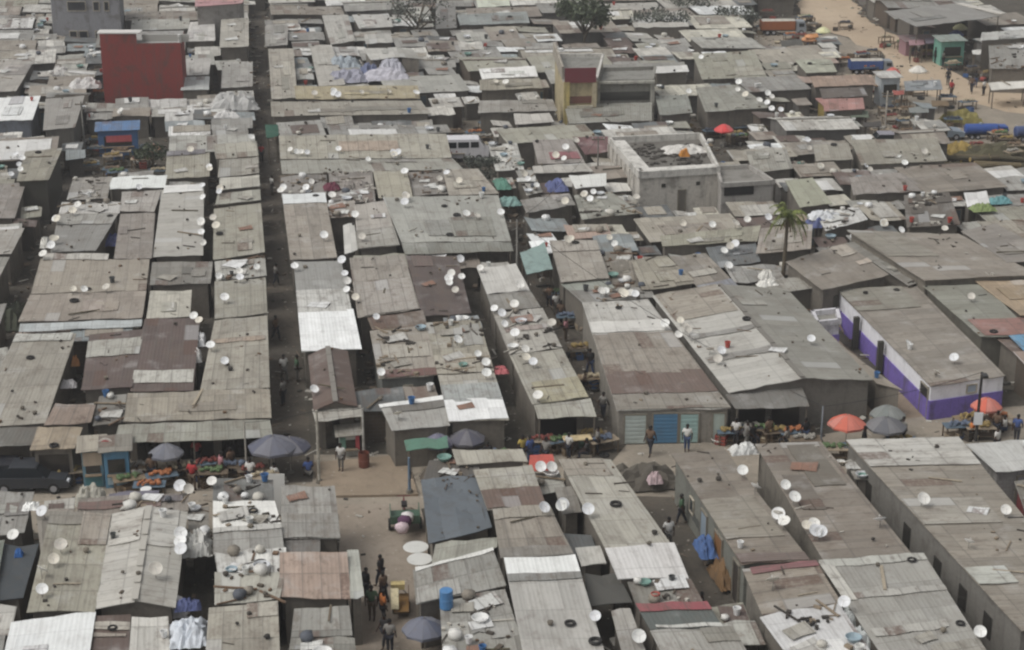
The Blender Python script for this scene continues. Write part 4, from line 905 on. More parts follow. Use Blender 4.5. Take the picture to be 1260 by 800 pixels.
D_ = [(13,662),(54,633),(75,678),(66,693),(52,707,'b'),(52,731),(222,600),(236,601),(250,596),(226,680),(193,708),(663,576),(677,578),(667,629),(717,632),(733,763),
 (925,574),(958,598),(961,619),(955,637,'b'),(984,648),(989,658),(1001,650),(1038,747),(1132,621),(1237,632),(1192,672,'b'),(1083,645,'b'),(950,721,'b'),(1216,775),(785,788),
 (87,355),(106,357),(128,354),(252,273),(251,286),(250,298),(258,280),(315,329),(269,340),(277,368),(261,428),(276,445),(360,329),(398,291),(446,293),(425,323),(427,337),(434,366),(462,391),
 (566,320),(556,337),(553,350),(560,358),(592,331),(608,382),(630,376),(563,422),(597,462),(468,458),(383,481),(634,414),(648,442),(680,400),(820,400),(770,365),(782,365),(893,328),(890,310),
 (875,278),(907,277),(919,272),(945,268),(838,276),(1162,283),(1108,284),(1087,275),(357,184),(378,187),(480,187),(484,193),(452,197),(235,185),(310,170),(418,184),(540,220),(497,213),(615,262),(575,265),(588,266),
 (790,240),(730,236),(718,240),(660,228),(685,192),(708,174),(763,169),(993,173),(995,182),(1110,200),(1065,202),(1070,208),(1136,187),(940,115),(955,122),(948,126),(960,128),(918,117),(908,102),(908,109),
 (445,113),(477,112),(510,116),(390,115),(410,116),(862,70),(848,112),(150,145),(158,143),(70,270),(52,304),(68,272),(53,315),(255,225),(256,239),(350,232),(346,236),(405,242),(430,265),(500,250),(1118,426,'b'),(1150,458,'b'),
 (640,352),(745,360),(700,250),(758,300),(750,292),(740,360),(1050,292),(1196,366),(165,175),(20,190),(14,215),(24,196),(660,490),(1000,420),(855,416,'b'),(872,432,'b'),(838,412),(846,408),(490,512,'b'),(1176,442),(930,605,'b')]
for a, b in [(254,270),(252,230),(258,212),(244,405),(428,350),(560,345),(612,392),(648,440),(772,362),(722,245),(942,120),(702,300),(900,302),(1090,276),(560,215),(402,226),(362,190),(502,240),(100,254),(60,300),(26,206),(240,664),(692,622),(1006,655),(840,402),(880,440),(592,440),(482,187),(700,190),(1010,205),(420,114),(170,230),(970,632),(300,335),(640,215),(620,100)]:
    for _ in range(2): D_.append((a + R.gauss(0, 7), b + R.gauss(0, 5)))
proto_dish = None; BYH = {}
for e in D_:
    H_, p_ = roof_at(e[0], e[1] + 5, True)
    p_ = p_ + Vector((0, 0, -.02))
    if e[2:] == ('b',): rz = rad(R.uniform(120, 200))
    else: rz = rad(R.uniform(-22, 30))
    sc = 1.0 if e[1] > 350 else (1.05 if e[1] > 150 else 1.1)
    sc *= R.uniform(.6, .8) if e[1] > 540 else R.uniform(.52, .72)
    if proto_dish is None: proto_dish = make_dish(); d = proto_dish; d.location = p_; d.rotation_euler = (0, 0, rz); d.scale = (sc,) * 3
    else: d = dup(proto_dish, p_, rz + rad(R.gauss(0, 14)), scale=sc, cols={'dish_bowl': R.choice(['e6e6e2', 'eaeae8', 'e2e0da', 'dedfe0', 'd8d2c4', 'c9c4ba'])})
    d.rotation_euler = (R.gauss(0, .1), R.gauss(0, .07), d.rotation_euler.z)
    d['category'] = 'satellite dish'; d['group'] = 'satellite dishes on the roofs'
    if H_ is None or not H_['label']: later(d, 'white satellite dish')
    else: BYH.setdefault(H_['label'], []).append((e[0], d, e[2:] == ('b',)))
NUM = ['', 'one', 'two', 'three', 'four', 'five', 'six', 'seven', 'eight', 'nine']
NTH = ['', 'first', 'second', 'third', 'fourth', 'fifth', 'sixth', 'seventh', 'eighth', 'ninth', 'tenth', 'eleventh', 'twelfth', 'thirteenth', 'fourteenth', 'fifteenth', 'sixteenth']
def rowlabels(L, noun, lab):
    L.sort(key=lambda t: t[0]); n = len(L)
    for i, q in enumerate(L):
        if n == 1: s_ = f'{noun} on the {lab}'
        else: s_ = f'{NTH[i + 1]} {noun} from left on the {lab}'
        q[1]['label'] = ' '.join(s_.split()[:16])
for lab, L in BYH.items():
    A = [q for q in L if not q[2]]; B_ = [q for q in L if q[2]]
    rowlabels(A, 'white dish', lab)
    rowlabels(B_, 'turned away dish', lab)

# ------------------------------------------------------------------ things lying on the roofs
def blob(r, n=7, sq=.6, seed=0):
    m = MB(); q = random.Random(seed); prof = []
    for k in range(5):
        a = math.pi * k / 4; prof.append((max(.01, r * math.sin(a) * q.uniform(.85, 1.1)), -r * sq * math.cos(a)))
    m.lathe(prof, n); m.v = [(x * q.uniform(.8, 1.15), y * q.uniform(.8, 1.15), z) for x, y, z in m.v]
    return m
def pile(r, hgt, seed, n=14, rings=5):
    m = MB(); q = random.Random(seed); prof = [(r * (1 - k / rings) ** .8 + .02, hgt * (k / rings) ** .9) for k in range(rings + 1)]
    m.lathe(prof, n); m.v = [(x * q.uniform(.75, 1.2), y * q.uniform(.75, 1.2), max(0, z + q.uniform(-.12, .12) * hgt) if z > 0 else -.05) for x, y, z in m.v]
    return m
PR = {}
def proto(kind):
    """first object of a kind, later ones are copies"""
    if kind == 'tyre':
        m = MB(); n = 14; vs = []; 
        for i in range(n):
            a = 2 * math.pi * i / n
            for j in range(8):
                b = 2 * math.pi * j / 8; rr = .27 + .085 * math.cos(b); vs.append((rr * math.cos(a), rr * math.sin(a), .09 + .09 * math.sin(b)))
        m.add(vs, [(i * 8 + j, ((i + 1) % n) * 8 + j, ((i + 1) % n) * 8 + (j + 1) % 8, i * 8 + (j + 1) % 8) for i in range(n) for j in range(8)])
        return m.build('old_tyre', 'rubber', None, '2b2a2a')
    if kind == 'stone':
        return blob(.17, 7, .7, 3).build('roof_stone', 'stone', None, '5f5a53')
    if kind == 'plank':
        m = MB(); m.box((0, 0, .05), (2.4, .16, .05)); return m.build('wooden_plank', 'wood', None, '8a7c69')
    if kind == 'bucket':
        m = MB(); m.lathe([(.02, .01), (.12, .01), (.17, .34), (.19, .35), (.17, .36), (.155, .34), (.11, .03), (.02, .025)], 12); return m.build('plastic_bucket', 'plastic', None, 'd8d8d4')
    if kind == 'bundle':
        return blob(.34, 9, .62, 9).build('sack', 'cloth', None, 'c9c5bc', smooth=True)
    if kind == 'scrap':
        m = MB(); m.add(*sheet(lambda u, v: Vector(((u - .5) * 1.5, (v - .5) * 1.0, .06 + .12 * u * v)), 0, 0, 1, 1, (1.5, 1.), 0, .015, False, .06, .03)); return m.build('scrap_sheet', 'tin', None, 'b8b6b0', .2, .2)
    if kind == 'basin':
        m = MB(); m.lathe([(.02, .02), (.24, .02), (.34, .2), (.36, .2), (.34, .215), (.22, .05), (.02, .045)], 14); return m.build('washing_basin', 'plastic', None, 'c4c6c8')
CAT = dict(tyre='tyre', stone='stone', plank='plank', bucket='bucket', bundle='sack', scrap='scrap metal', basin='basin')
NOUN = dict(tyre='dark old tyre', stone='dark stone', plank='weathered plank', bucket='plastic bucket', bundle='stuffed sack', scrap='loose tin sheet', basin='washing basin')
def put(kind, p_, rz, sc, col, a=None):
    if kind not in PR: PR[kind] = proto(kind); o = PR[kind]
    else: o = PR[kind].copy(); COL.objects.link(o)
    o.location = p_; o.rotation_euler = (0, 0, rz); o.scale = (sc,) * 3; setcol(o, col, .2 if a is None else a); o['category'] = CAT[kind]
    return o
CNT = {}
def clutter(H_, k, u, v):
    if k in ('scrap', 'plank'): u = .22 + .56 * u; v = .2 + .6 * v
    p_ = H_['rf'].S(u, v) + Vector((0, 0, .03))
    if CNT.get(k, 0) >= 215: return
    CNT[k] = CNT.get(k, 0) + 1
    if k == 'stone': o = put(k, p_ + Vector((0, 0, .1)), R.uniform(0, 6), R.uniform(.5, 1.1), R.choice(['4a4641', '6a645b', '3a3836', '7d766a']))
    elif k == 'tyre': o = put(k, p_, R.uniform(0, 6), R.uniform(.6, .9), '2b2a2a')
    elif k == 'plank': o = put(k, p_, R.uniform(-.5, .5) + (math.pi / 2 if R.random() < .3 else 0), R.uniform(.4, 1.), R.choice(['8a7c69', '6d6253', 'a59a88', '57503f']))
    elif k == 'bucket': o = put(k, p_, 0, R.uniform(.8, 1.2), R.choice(['d8d8d4', 'dcdcda', '3f6a9a', 'a8493f', '4a4c4c']))
    elif k == 'bundle': o = put(k, p_ + Vector((0, 0, .15)), R.uniform(0, 6), R.uniform(.6, 1.3), R.choice(['d6d4ce', 'c2beb4', 'e2e2e0', '8a8378', '5b5f66']))
    elif k == 'basin': o = put(k, p_, 0, R.uniform(.7, 1.2), R.choice(['c4c6c8', '8fa0a8', 'd9d9d6', '6f8f86']))
    else: o = put(k, p_, R.uniform(-.6, .6), R.uniform(.5, 1.), R.choice(['b8b6b0', 'd4d4d2', '8a6a5a', '9b978d', 'c9c9c4']), R.uniform(.02, .3))
    c = o.color; br = (c[0] + c[1] + c[2]) / 3; shade = 'dark' if br < .1 else ('greyish' if br < .33 else 'pale')
    noun = {'stone': 'stone', 'tyre': 'old tyre', 'plank': 'plank', 'bucket': 'bucket', 'bundle': 'stuffed sack', 'scrap': 'loose tin sheet', 'basin': 'washing basin'}[k]
    if k == 'bucket': shade = 'blue' if c[2] > c[0] * 1.8 else ('red' if c[0] > c[2] * 1.8 else shade)
    if H_['label']: ONROOF.setdefault((f'{shade} {noun}', H_['label']), []).append((PX(p_)[0], o))
    else: later(o, f'{shade} {noun.replace("loose tin sheet", "loose sheet")} on roof', {'stone': 'stones weighing down roofs', 'tyre': 'tyres weighing down roofs', 'plank': 'planks lying on roofs', 'bucket': 'buckets on roofs', 'bundle': 'sacks stored on roofs', 'scrap': 'loose sheets on roofs', 'basin': 'basins on roofs'}[k])
ONROOF = {}
def flush_roof():
    for (n, lab), L in ONROOF.items():
        rowlabels([(a, b) for a, b in L], n, lab)
        for a, b in L: b['group'] = f'{n.split(" ", 1)[1]}s on the {lab}'
big = [H_ for H_ in HOUSES if H_['label']]
for H_ in big:
    area = H_['w'] * H_['l']; messy = any(k in H_['label'] for k in ('clutter', 'junk', 'litter', 'rubble', 'scrap', 'ragged', 'torn', 'mottled', 'patched', 'mossy'))
    clean = any(k in H_['label'] for k in ('bright white', 'great brown', 'market hall', 'tarpaulin', 'pointed'))
    n = 0 if clean and not messy else min(6, int(area / 26 + R.random() * 1.4)) * (1 if not messy else 1) + (6 if messy else 0)
    n = min(n, 9)
    for _ in range(n):
        k = R.choice(['stone', 'stone', 'stone', 'stone', 'plank', 'plank', 'bucket', 'scrap', 'scrap', 'tyre'] if not messy else ['plank', 'scrap', 'bundle', 'bundle', 'bucket', 'basin', 'stone', 'scrap'])
        clutter(H_, k, R.uniform(.08, .92), R.choice([R.uniform(.05, .95), R.uniform(.85, .95), R.uniform(.04, .12)]))
for (x, y, k) in [(107,678,'stone'),(150,705,'stone'),(170,708,'stone'),(37,440,'tyre'),(15,482,'stone'),(305,758,'stone'),(292,770,'stone'),(330,785,'stone'),(1080,700,'stone'),(1183,766,'tyre'),(1162,780,'stone'),(1068,690,'plank'),
                  (700,768,'tyre'),(731,790,'tyre'),(678,770,'stone'),(995,770,'tyre'),(757,621,'tyre'),(862,596,'stone'),(884,584,'stone'),(885,594,'stone'),(313,630,'tyre'),(297,637,'tyre'),(320,695,'tyre'),(545,255,'tyre'),(553,290,'tyre'),(563,266,'tyre'),(270,289,'tyre'),(1118,428,'bucket'),(895,430,'bucket'),(474,422,'stone'),(686,505,'stone')]:
    H_, p_ = roof_at(x, y)
    if H_ and H_['label']:
        rf = H_['rf']; best = min(((PX(rf.S(i / 24, j / 24))[0] - x) ** 2 + (PX(rf.S(i / 24, j / 24))[1] - y) ** 2, i / 24, j / 24) for i in range(25) for j in range(25))
        clutter(H_, k, best[1], best[2])
for H_ in HOUSES:
    if not H_['label'] and R.random() < .62:
        for _ in range(R.choice([1, 1, 2, 2, 3])): clutter(H_, R.choice(['stone', 'plank', 'scrap', 'bundle', 'bucket', 'stone', 'basin', 'scrap']), R.uniform(.12, .88), R.uniform(.12, .88))
flush_roof()

# ------------------------------------------------------------------ tarpaulin heaps
def heap(label, x, y, w, l, hgt, col, z=0., cat='tarpaulin heap', name='tarpaulin_heap', group=None, seed=None):
    q = random.Random(seed or int(x * 7 + y)); n = 12; mm = 9; vs = []; fs = []
    for j in range(mm + 1):
        for i in range(n + 1):
            u, v = i / n * 2 - 1, j / mm * 2 - 1; e = max(abs(u), abs(v)); k = max(0, 1 - e ** 3)
            vs.append((u * w / 2 * q.uniform(.92, 1.08), v * l / 2 * q.uniform(.92, 1.08), .01 + hgt * k * q.uniform(.45, 1.1)))
    for j in range(mm):
        for i in range(n): a = j * (n + 1) + i; fs.append((a, a + 1, a + n + 2, a + n + 1))
    m = MB(); m.add(vs, fs); o = m.build(name, 'cloth', None, col, smooth=False); o.location = P(x, y, z); o.rotation_euler = (0, 0, rad(10)); tag(o, label, cat, group); return o
def heap_roof(label, x, y, w, l, hgt, col, **k):
    H_, p_ = roof_at(x, y); o = heap(label, x, y, w, l, hgt, col, p_.z, **k); o.location = p_; return o
heap_roof('heap of white plastic sheet on beige column roof', 313, 478, 1.7, 1.5, 1.1, 'e3e7ea', cat='plastic heap', name='plastic_heap')
heap('white plastic sheets thrown over washing lines by pale ridged roof', 200, 752, 2.2, 1.6, 1.0, 'd8d6d6', 1.6)
heap('tall leaning white plastic bundle below pale ridged roof', 181, 752, .9, 1.5, 1.3, 'e0dfda', 1.3)
heap('white and bluish washing piled on low shack at bottom edge', 233, 782, 1.7, 2.2, .7, 'cdd2d8', 2.2, cat='washing', name='washing_heap')
heap('blue and purple clothes heap above the piled washing', 231, 748, 1.2, .7, .5, '5d658c', 2.2, cat='washing', name='washing_heap')
heap('white twisted sheet in the gap left of pale olive roof', 241, 672, 1.5, 2.4, .7, 'c8c7c2', 1.9)
heap_roof('blue bag on the dark slate tarpaulin near left edge', 23, 683, .4, .5, .4, '3d6aa8', cat='bag', name='plastic_bag')
heap_roof('white square plastic sheet on edge shack roof', 37, 624, .8, .9, .2, 'eeeeea', cat='plastic sheet', name='plastic_sheet')
heap('pale rubble heap on the brown low roof', 112, 616, 1.5, 1.3, .9, 'aba89d', 2.3, cat='rubble heap', name='rubble_heap')
heap('purple grey tarpaulin spread by the rubble heap', 165, 612, 2.4, 1.2, .25, '76737e', 2.4)
heap('white ragged tarpaulin heap in front of the palm', 945, 352, 1.4, 1.1, .5, 'dedcd5', 2.3)
heap('smaller white tarpaulin bundle at the palm foot', 943, 342, 1.1, .8, .6, 'd9d7d0', 2.4)
heap('blue tarpaulin in the dark yard of left block', 133, 297, 1.9, 2.6, .5, '59608a', 1.6)
heap('white and blue striped tarpaulin over stall by pointed roof', 1012, 276, 2.2, 1.8, .8, '5f678c', 2.2)
heap('white sheet bundle above the great hall roof', 1010, 268, 1.9, 1.2, .6, 'd6d8da', 2.7)
heap('pale blue tarpaulin mound in upper town', 424, 82, 3.4, 3.6, 1.1, '9fa7ad', 2.2)
heap('lilac blue tarpaulin mound below pale blue mound', 428, 98, 4., 3., 1.0, '9a9aa6', 2.2)
heap('white lilac tarpaulin mound right of lilac mound', 475, 96, 4.6, 2.6, 1.0, 'c0bec6', 2.2)
heap('grey white tarpaulin mound under grey gabled roof', 482, 86, 2.6, 2.2, 1.2, 'b5b5bd', 2.4)
heap('bluish bundle between the two lilac mounds', 455, 92, 2., 2.4, 1.2, '6f7690', 2.1)
heap('grey white tarpaulin mound right of straight alley top', 288, 132, 4.4, 3., 1.5, 'b9b8b5', 2.0)
heap('white bundle below grey white tarpaulin mound', 278, 146, 2.6, 1.4, .7, 'd4d2cf', 2.0)
heap('white ragged heap left of the red tower', 105, 107, 3., 1.8, 1., 'cfcdca', 2.4)
heap('white tarpaulin heap behind left white roof', 75, 92, 1.8, 1.5, .9, 'cac8c4', 2.2)
heap('teal tarpaulin beside crowded alley top', 618, 228, 1.2, 2.6, .5, '5d8576', 2.4)
heap('pale teal tarpaulin at crowded alley side', 626, 250, 1.8, 1.8, .5, '7f9c96', 2.4)
heap('blue and white bags between littered roofs', 685, 232, 1.7, 2., .8, '69719a', 2.0, cat='bags', name='bag_heap')
heap('green tarpaulin by the small white roof', 1209, 258, 1.9, 1.2, .5, '889766', 2.4)
heap('turquoise tarpaulin right of green tarpaulin', 1230, 249, 1.8, 1.1, .5, '6c9a9e', 2.4)
heap('pink red cloth above narrow junk alley', 616, 457, .9, 1., .3, 'b5696c', 2.3)
heap('pale grey rubble of plastic under greenish roof right of grey capped roof', 1058, 762, 1.6, 1.6, .8, 'd2d6d4', 1.8, cat='plastic heap', name='plastic_heap')
heap('white plastic pieces at bottom beside grey capped roof', 1063, 790, 1.5, 1.4, .7, 'cfd3d2', 1.8, cat='plastic heap', name='plastic_heap')
heap('dark red tarpaulin beside grey capped roof', 1062, 744, 1.2, 1.3, .5, '6f3a40', 2.0)
heap('white pointed tarpaulin at head of dark gap', 915, 556, 1.5, .9, .5, 'd6d6d2', 2.5)
heap('black tarpaulin folded in the muddy alley', 866, 640, 1.1, 2.4, .9, '4b4c49', .8)
heap('blue and white tarpaulin hung by alley door', 868, 678, .9, 1.8, .8, '5570a0', .9)
heap('brown crates and boards heap in the muddy alley', 893, 712, 1.3, 2.4, 1.0, '7d6347', .2, cat='board heap', name='board_heap')
heap('dark rubbish mound at mouth of muddy alley', 785, 592, 4.2, 2.6, .9, '5d5850', .1, cat='rubbish mound', name='rubbish_mound')
heap('pinkish bag on the rubbish mound', 806, 593, .8, .7, .6, 'c3aeb0', .6, cat='bag', name='plastic_bag')
heap('dark heap of firewood by the blue pole', 540, 592, 2., 1.6, .9, '5f584f', .1, cat='firewood heap', name='firewood_heap')
heap('red bags on the cluttered brown roof', 408, 232, 1.3, 1.4, .5, '6b3a48', 2.5, cat='bags', name='bag_heap')
heap('grey scrap mound in cluttered yard below twin roof', 438, 236, 3., 2.6, .9, '8f8983', 2., cat='scrap mound', name='scrap_mound')
heap('white plastic jerrycan heap beside the dark rust roof', 247, 420, .6, 2., .5, 'dedede', 2.3, cat='plastic heap', name='plastic_heap')
heap('white plastic heap lower beside the dark rust roof', 242, 440, .6, 1.8, .5, 'd6d4d0', 2.3, cat='plastic heap', name='plastic_heap')
heap('white dishes and washing in gap beside beige brown roof', 55, 300, .6, 2.2, .4, 'd5d3cc', 2.4, cat='washing', name='washing_heap')
heap('dark foliage like weeds heap at left alley', 8, 392, 2.4, 5., .9, '45483c', .1, cat='weed heap', name='weed_heap')
heap('orange bag in dark gap of left block', 93, 449, .5, .6, .6, 'd19a6a', 1.6, cat='bag', name='plastic_bag')
heap('white bag below orange bag in left block', 84, 475, 1.0, .8, .4, 'd5d2d2', 1.8, cat='bag', name='plastic_bag')

# ------------------------------------------------------------------ umbrellas
def make_umbrella(col):
    t = empty('market_umbrella', (0, 0, 0)); n = 8; r = 1.45; m = MB(); vs = []; fs = []
    for k in range(5):
        q = k / 4
        for i in range(n * 2):
            a = 2 * math.pi * i / (n * 2); sag = (1 - .06 * q) if i % 2 else 1.
            vs.append((r * q * sag * math.cos(a), r * q * sag * math.sin(a), 2.55 - .62 * q ** 1.5 + (.03 * q if i % 2 else 0)))
    N = n * 2
    for k in range(4):
        for i in range(N): fs.append((k * N + i, k * N + (i + 1) % N, (k + 1) * N + (i + 1) % N, (k + 1) * N + i))
    b = len(vs)
    for i in range(N): x, y, z = vs[4 * N + i]; vs.append((x, y, z - .16))
    for i in range(N): fs.append((4 * N + i, 4 * N + (i + 1) % N, b + (i + 1) % N, b + i))
    vs = [(x * R.uniform(.97, 1.03), y * R.uniform(.97, 1.03), z - R.uniform(0, .05)) for x, y, z in vs]; m.add(vs, fs); m.build('canopy', 'canvas', t, col)
    m = MB(); m.tube((0, 0, 0), (0, 0, 2.62), .03, n=8); m.build('pole', 'wood', t, '9a958c')
    m = MB()
    m.lathe([(.02, 0), (.24, 0), (.24, .1), (.05, .16), (.02, .16)], 12); m.build('base', 'stone', t, '77736c')
    for i in range(n):
        a = 2 * math.pi * i / n; m = MB(); m.tube((0, 0, 1.9), (r * .6 * math.cos(a), r * .6 * math.sin(a), 2.2), .012, n=5); m.build('rib', 'paint', t, '8a8782')
    return t
UMB = [(338,586,'5b5e6c','big slate umbrella at mouth of the straight alley',0.95),(358,582,'4b4d5c','darker slate umbrella behind the big slate umbrella',0.8),(207,590,'6d6f78','grey umbrella under the corrugated roof awning',0.66),
 (1040,553,'c4634f','orange red umbrella beside broad ridged hall',0.75),(1088,556,'4c4f57','dark slate umbrella before the purple courtyard door',0.8),(1090,541,'6f7572','grey green umbrella behind dark slate umbrella',0.7),
 (1211,531,'c76a58','faded red umbrella beside purple front wall',0.62),(523,812,'5c6171','dark slate umbrella at bottom of the muddy lane',0.7),(575,572,'55555f','dark grey umbrella in front of stepped roof',0.72),(540,577,'65657a','purple grey umbrella beside pale awning roof',0.6),
 (500,192,'8c9dc9','pale blue umbrella in upper cross street',0.66),(890,181,'cf4c4c','bright red umbrella in upper cross street',0.62),(190,206,'c9916e','orange umbrella right of the blue stall',0.5),
 (1097,108,'c25a50','red umbrella near the sandy road',0.55),(995,66,'cf8b52','orange umbrella before sandy road',0.62),(1128,106,'d6d2c8','white umbrella over bluish canopy by sandy road',0.66),(1012,56,'d4d3a4','pale yellow umbrella near the orange lorry',0.6),(1180,52,'c9c596','pale yellow umbrella under market hall edge',0.6),(1175,60,'5a6796','blue umbrella by the teal stall',0.6)]
up = None
for x, y, c, lab, sc in UMB:
    if up is None: up = u = make_umbrella(c)
    else: u = dup(up, (0, 0, 0), R.uniform(0, .8), {'canopy': c})
    u.location = P(x, y, 0); u.scale = (sc, sc, max(.84, sc)); tag(u, lab, 'umbrella', 'market umbrellas')
heap('white slab and tarpaulin on flat roof of concrete house', 842, 186, 3.6, 2.2, .5, 'cfccc6', 3.25, cat='tarpaulin', name='tarpaulin_heap')
heap('orange bag on the flat roof of concrete house', 842, 192, .8, .7, .7, 'c0843f', 3.5, cat='bag', name='plastic_bag')
# the red sheet over the narrow alley
h('red tarpaulin sheet stretched over narrow alley', (652,560,680,558,684,576,650,580), 'b85c52', z=(2.6,2.4), rust=0, var=.05, wallless=True, posts=True, rmat='cloth', wob=.05, name='tarpaulin_shelter', cat='shelter', group=None, jag=.1)
h('teal tarpaulin awning across the crowded alley', (640,312,670,298,680,331,648,337), '8c9f9a', z=(2.7,2.5), rust=0, var=.08, wallless=True, posts=True, rmat='cloth', wob=.05, name='tarpaulin_shelter', cat='shelter', group=None)
h('green canopy over stall below the pale awning roof', (497,541,550,538,552,551,500,554), '5f8070', z=(2.1,1.9), rust=0, var=.08, wallless=True, posts=True, rmat='cloth', wob=.05, name='tarpaulin_shelter', cat='shelter', group=None)
h('dark green canopy on corner of straight alley', (326,154,342,153,343,166,328,170), '35584a', z=(2.6,2.5), rust=0, var=.05, wallless=True, posts=True, rmat='cloth', wob=.05, name='tarpaulin_shelter', cat='shelter', group=None)
h('low fence sheets closing the purple courtyard', (985,476,1064,474,1066,482,988,484), '8f8e86', z=(1.5,1.4), rust=.2, name='yard_shed', cat='shed', group=None)

for lab, q, c_, zz in (('orange cloth canopy near the orange lorry', (990,42,1006,41,1007,46,991,47), 'b98252', (2.0,1.9)), ('pale cloth canopy right of the orange canopy', (1008,46,1030,44,1031,50,1009,52), 'c9c7c0', (2.0,1.9)),
    ('dark tarpaulin canopy before the orange lorry', (960,50,986,48,988,55,962,57), '55544f', (2.0,1.9)), ('pinkish cloth canopy below market hall edge', (1118,50,1136,49,1138,55,1119,56), 'a08085', (2.1,2.0)),
    ('lilac cloth canopy below market hall edge', (1138,47,1154,46,1156,52,1139,53), '948a96', (2.1,2.0)), ('white cloth canopy right of the teal stall', (1196,62,1212,61,1213,66,1197,67), 'd0cfca', (2.0,1.9)),
    ('tan cloth canopy below the blue lorry', (1062,100,1082,99,1083,105,1062,106), 'a98f76', (2.0,1.9)), ('dull red canopy beside pale grey kiosk', (1098,112,1112,111,1113,116,1099,117), '9b5a52', (2.0,1.9)),
    ('grey plastic canopy behind the saloon car', (1118,132,1142,131,1143,138,1119,139), '7f827f', (2.0,1.9)), ('brown tarpaulin canopy behind the blue tanks', (1146,124,1166,123,1168,130,1147,131), '74644f', (2.0,1.9)),
    ('greenish canopy on the market ground', (1046,138,1068,137,1069,144,1047,145), '6b7466', (1.9,1.8)), ('dark canopy under the pinkish tan roof', (1062,150,1084,149,1085,155,1063,156), '4d4a47', (1.9,1.8))):
    h(lab, q, c_, z=zz, wallless=True, posts=True, rmat='cloth', wob=.06, name='market_canopy', cat='canopy', group='cloth canopies by the sandy road')
# ------------------------------------------------------------------ people
def skin_mesh(name, pts, edges, radii, mat, col, parent, sub=1):
    me = bpy.data.meshes.new(name); me.from_pydata([Vector(p_) for p_ in pts], edges, [])
    o = bpy.data.objects.new(name, me); COL.objects.link(o)
    mo = o.modifiers.new('s', 'SKIN'); mo.use_smooth_shade = True
    for i, r in enumerate(radii):
        me.skin_vertices[0].data[i].radius = (r, r) if not isinstance(r, tuple) else r
    me.skin_vertices[0].data[0].use_root = True
    ms = o.modifiers.new('u', 'SUBSURF'); ms.levels = sub; ms.render_levels = sub
    dg = bpy.context.evaluated_depsgraph_get(); ev = o.evaluated_get(dg); m2 = bpy.data.meshes.new_from_object(ev)
    o.modifiers.clear(); o.data = m2; bpy.data.meshes.remove(me); m2.name = name
    m2.materials.clear(); m2.materials.append(MT[mat]); o.parent = parent; setcol(o, col); return o
def make_person(pose):
    t = empty('person', (0, 0, 0))
    if pose == 'walk': ft = [(.1, -.22, .05), (-.1, .3, .12)]; kn = [(.1, -.16, .48), (-.1, .1, .5)]; hd = [(.26, .2, .88), (-.26, -.24, .9)]; el = [(.27, .08, 1.12), (-.27, -.04, 1.12)]
    elif pose == 'sit': ft = [(.13, -.42, .05), (-.13, -.42, .05)]; kn = [(.14, -.42, .46), (-.14, -.42, .46)]; hd = [(.16, -.34, .55), (-.16, -.34, .55)]; el = [(.28, -.1, .68), (-.28, -.1, .68)]
    else: ft = [(.1, -.02, .05), (-.1, .02, .05)]; kn = [(.1, -.02, .5), (-.1, .0, .5)]; hd = [(.25, -.06, .82), (-.27, -.1, .85)]; el = [(.28, .03, 1.1), (-.29, .02, 1.1)]
    dz = -.42 if pose == 'sit' else 0
    hip = (0, 0, .92 + dz); ch = (0, -.01, 1.3 + dz); nk = (0, -.01, 1.48 + dz); h0 = (0, -.03, 1.58 + dz); h1 = (0, -.03, 1.7 + dz)
    sh = [(.19, 0, 1.41 + dz), (-.19, 0, 1.41 + dz)]; hp = [(.1, 0, .88 + dz), (-.1, 0, .88 + dz)]
    pts = [hip, ch, nk, h0, h1]; ed = [(0, 1), (1, 2), (2, 3), (3, 4)]; rd = [.12, .14, .055, .085, .07]
    for s_ in (0, 1):
        b = len(pts); pts += [sh[s_], el[s_], hd[s_], tuple(Vector(hd[s_]) + (Vector(hd[s_]) - Vector(el[s_])).normalized() * .12)]; ed += [(1, b), (b, b + 1), (b + 1, b + 2), (b + 2, b + 3)]; rd += [.06, .043, .032, .03]
        b = len(pts); f = Vector(ft[s_]); pts += [hp[s_], kn[s_], tuple(f), tuple(f + Vector((0, -.17, -.02)))]; ed += [(0, b), (b, b + 1), (b + 1, b + 2), (b + 2, b + 3)]; rd += [.085, .058, .04, .035]
    skin_mesh('body', pts, ed, rd, 'skin', '3d2a21', t)
    pts = [hip, ch, (0, -.01, 1.43 + dz)]; ed = [(0, 1), (1, 2)]; rd = [.15, .17, .1]
    for s_ in (0, 1):
        b = len(pts); pts += [sh[s_], tuple(Vector(sh[s_]).lerp(Vector(el[s_]), .75))]; ed += [(1, b), (b, b + 1)]; rd += [.085, .068]
    skin_mesh('shirt', pts, ed, rd, 'cloth', 'b9b4aa', t)
    pts = [(0, 0, .95 + dz)]; ed = []; rd = [.155]
    for s_ in (0, 1):
        b = len(pts); pts += [hp[s_], kn[s_], tuple(Vector(kn[s_]).lerp(Vector(ft[s_]), .75))]; ed += [(0, b), (b, b + 1), (b + 1, b + 2)]; rd += [.11, .08, .065]
    skin_mesh('trousers', pts, ed, rd, 'cloth', '3a3f4c', t)
    m = MB(); m.lathe([(.095, -.02), (.1, .03), (.085, .08), (.05, .11), (.005, .12)], 10, (0, -.015, 1.64 + dz)); m.build('hair', 'rubber', t, '191615', smooth=True)
    m = MB(); m.box((0, -.115, 1.6 + dz), (.03, .03, .04)); m.build('nose', 'skin', t, '3d2a21')
    return t
SHIRTS = dict(white='d9d7d2', red='a53a3c', blue='4a5d8f', grey='83807b', black='2a2a2c', orange='c87a45', green='4f6b52', yellow='b9a45a', pink='b9858a', brown='6b5748')
TR = dict(dark='2c2e36', grey='6a6864', brown='5b4d40', blue='3c4a68')
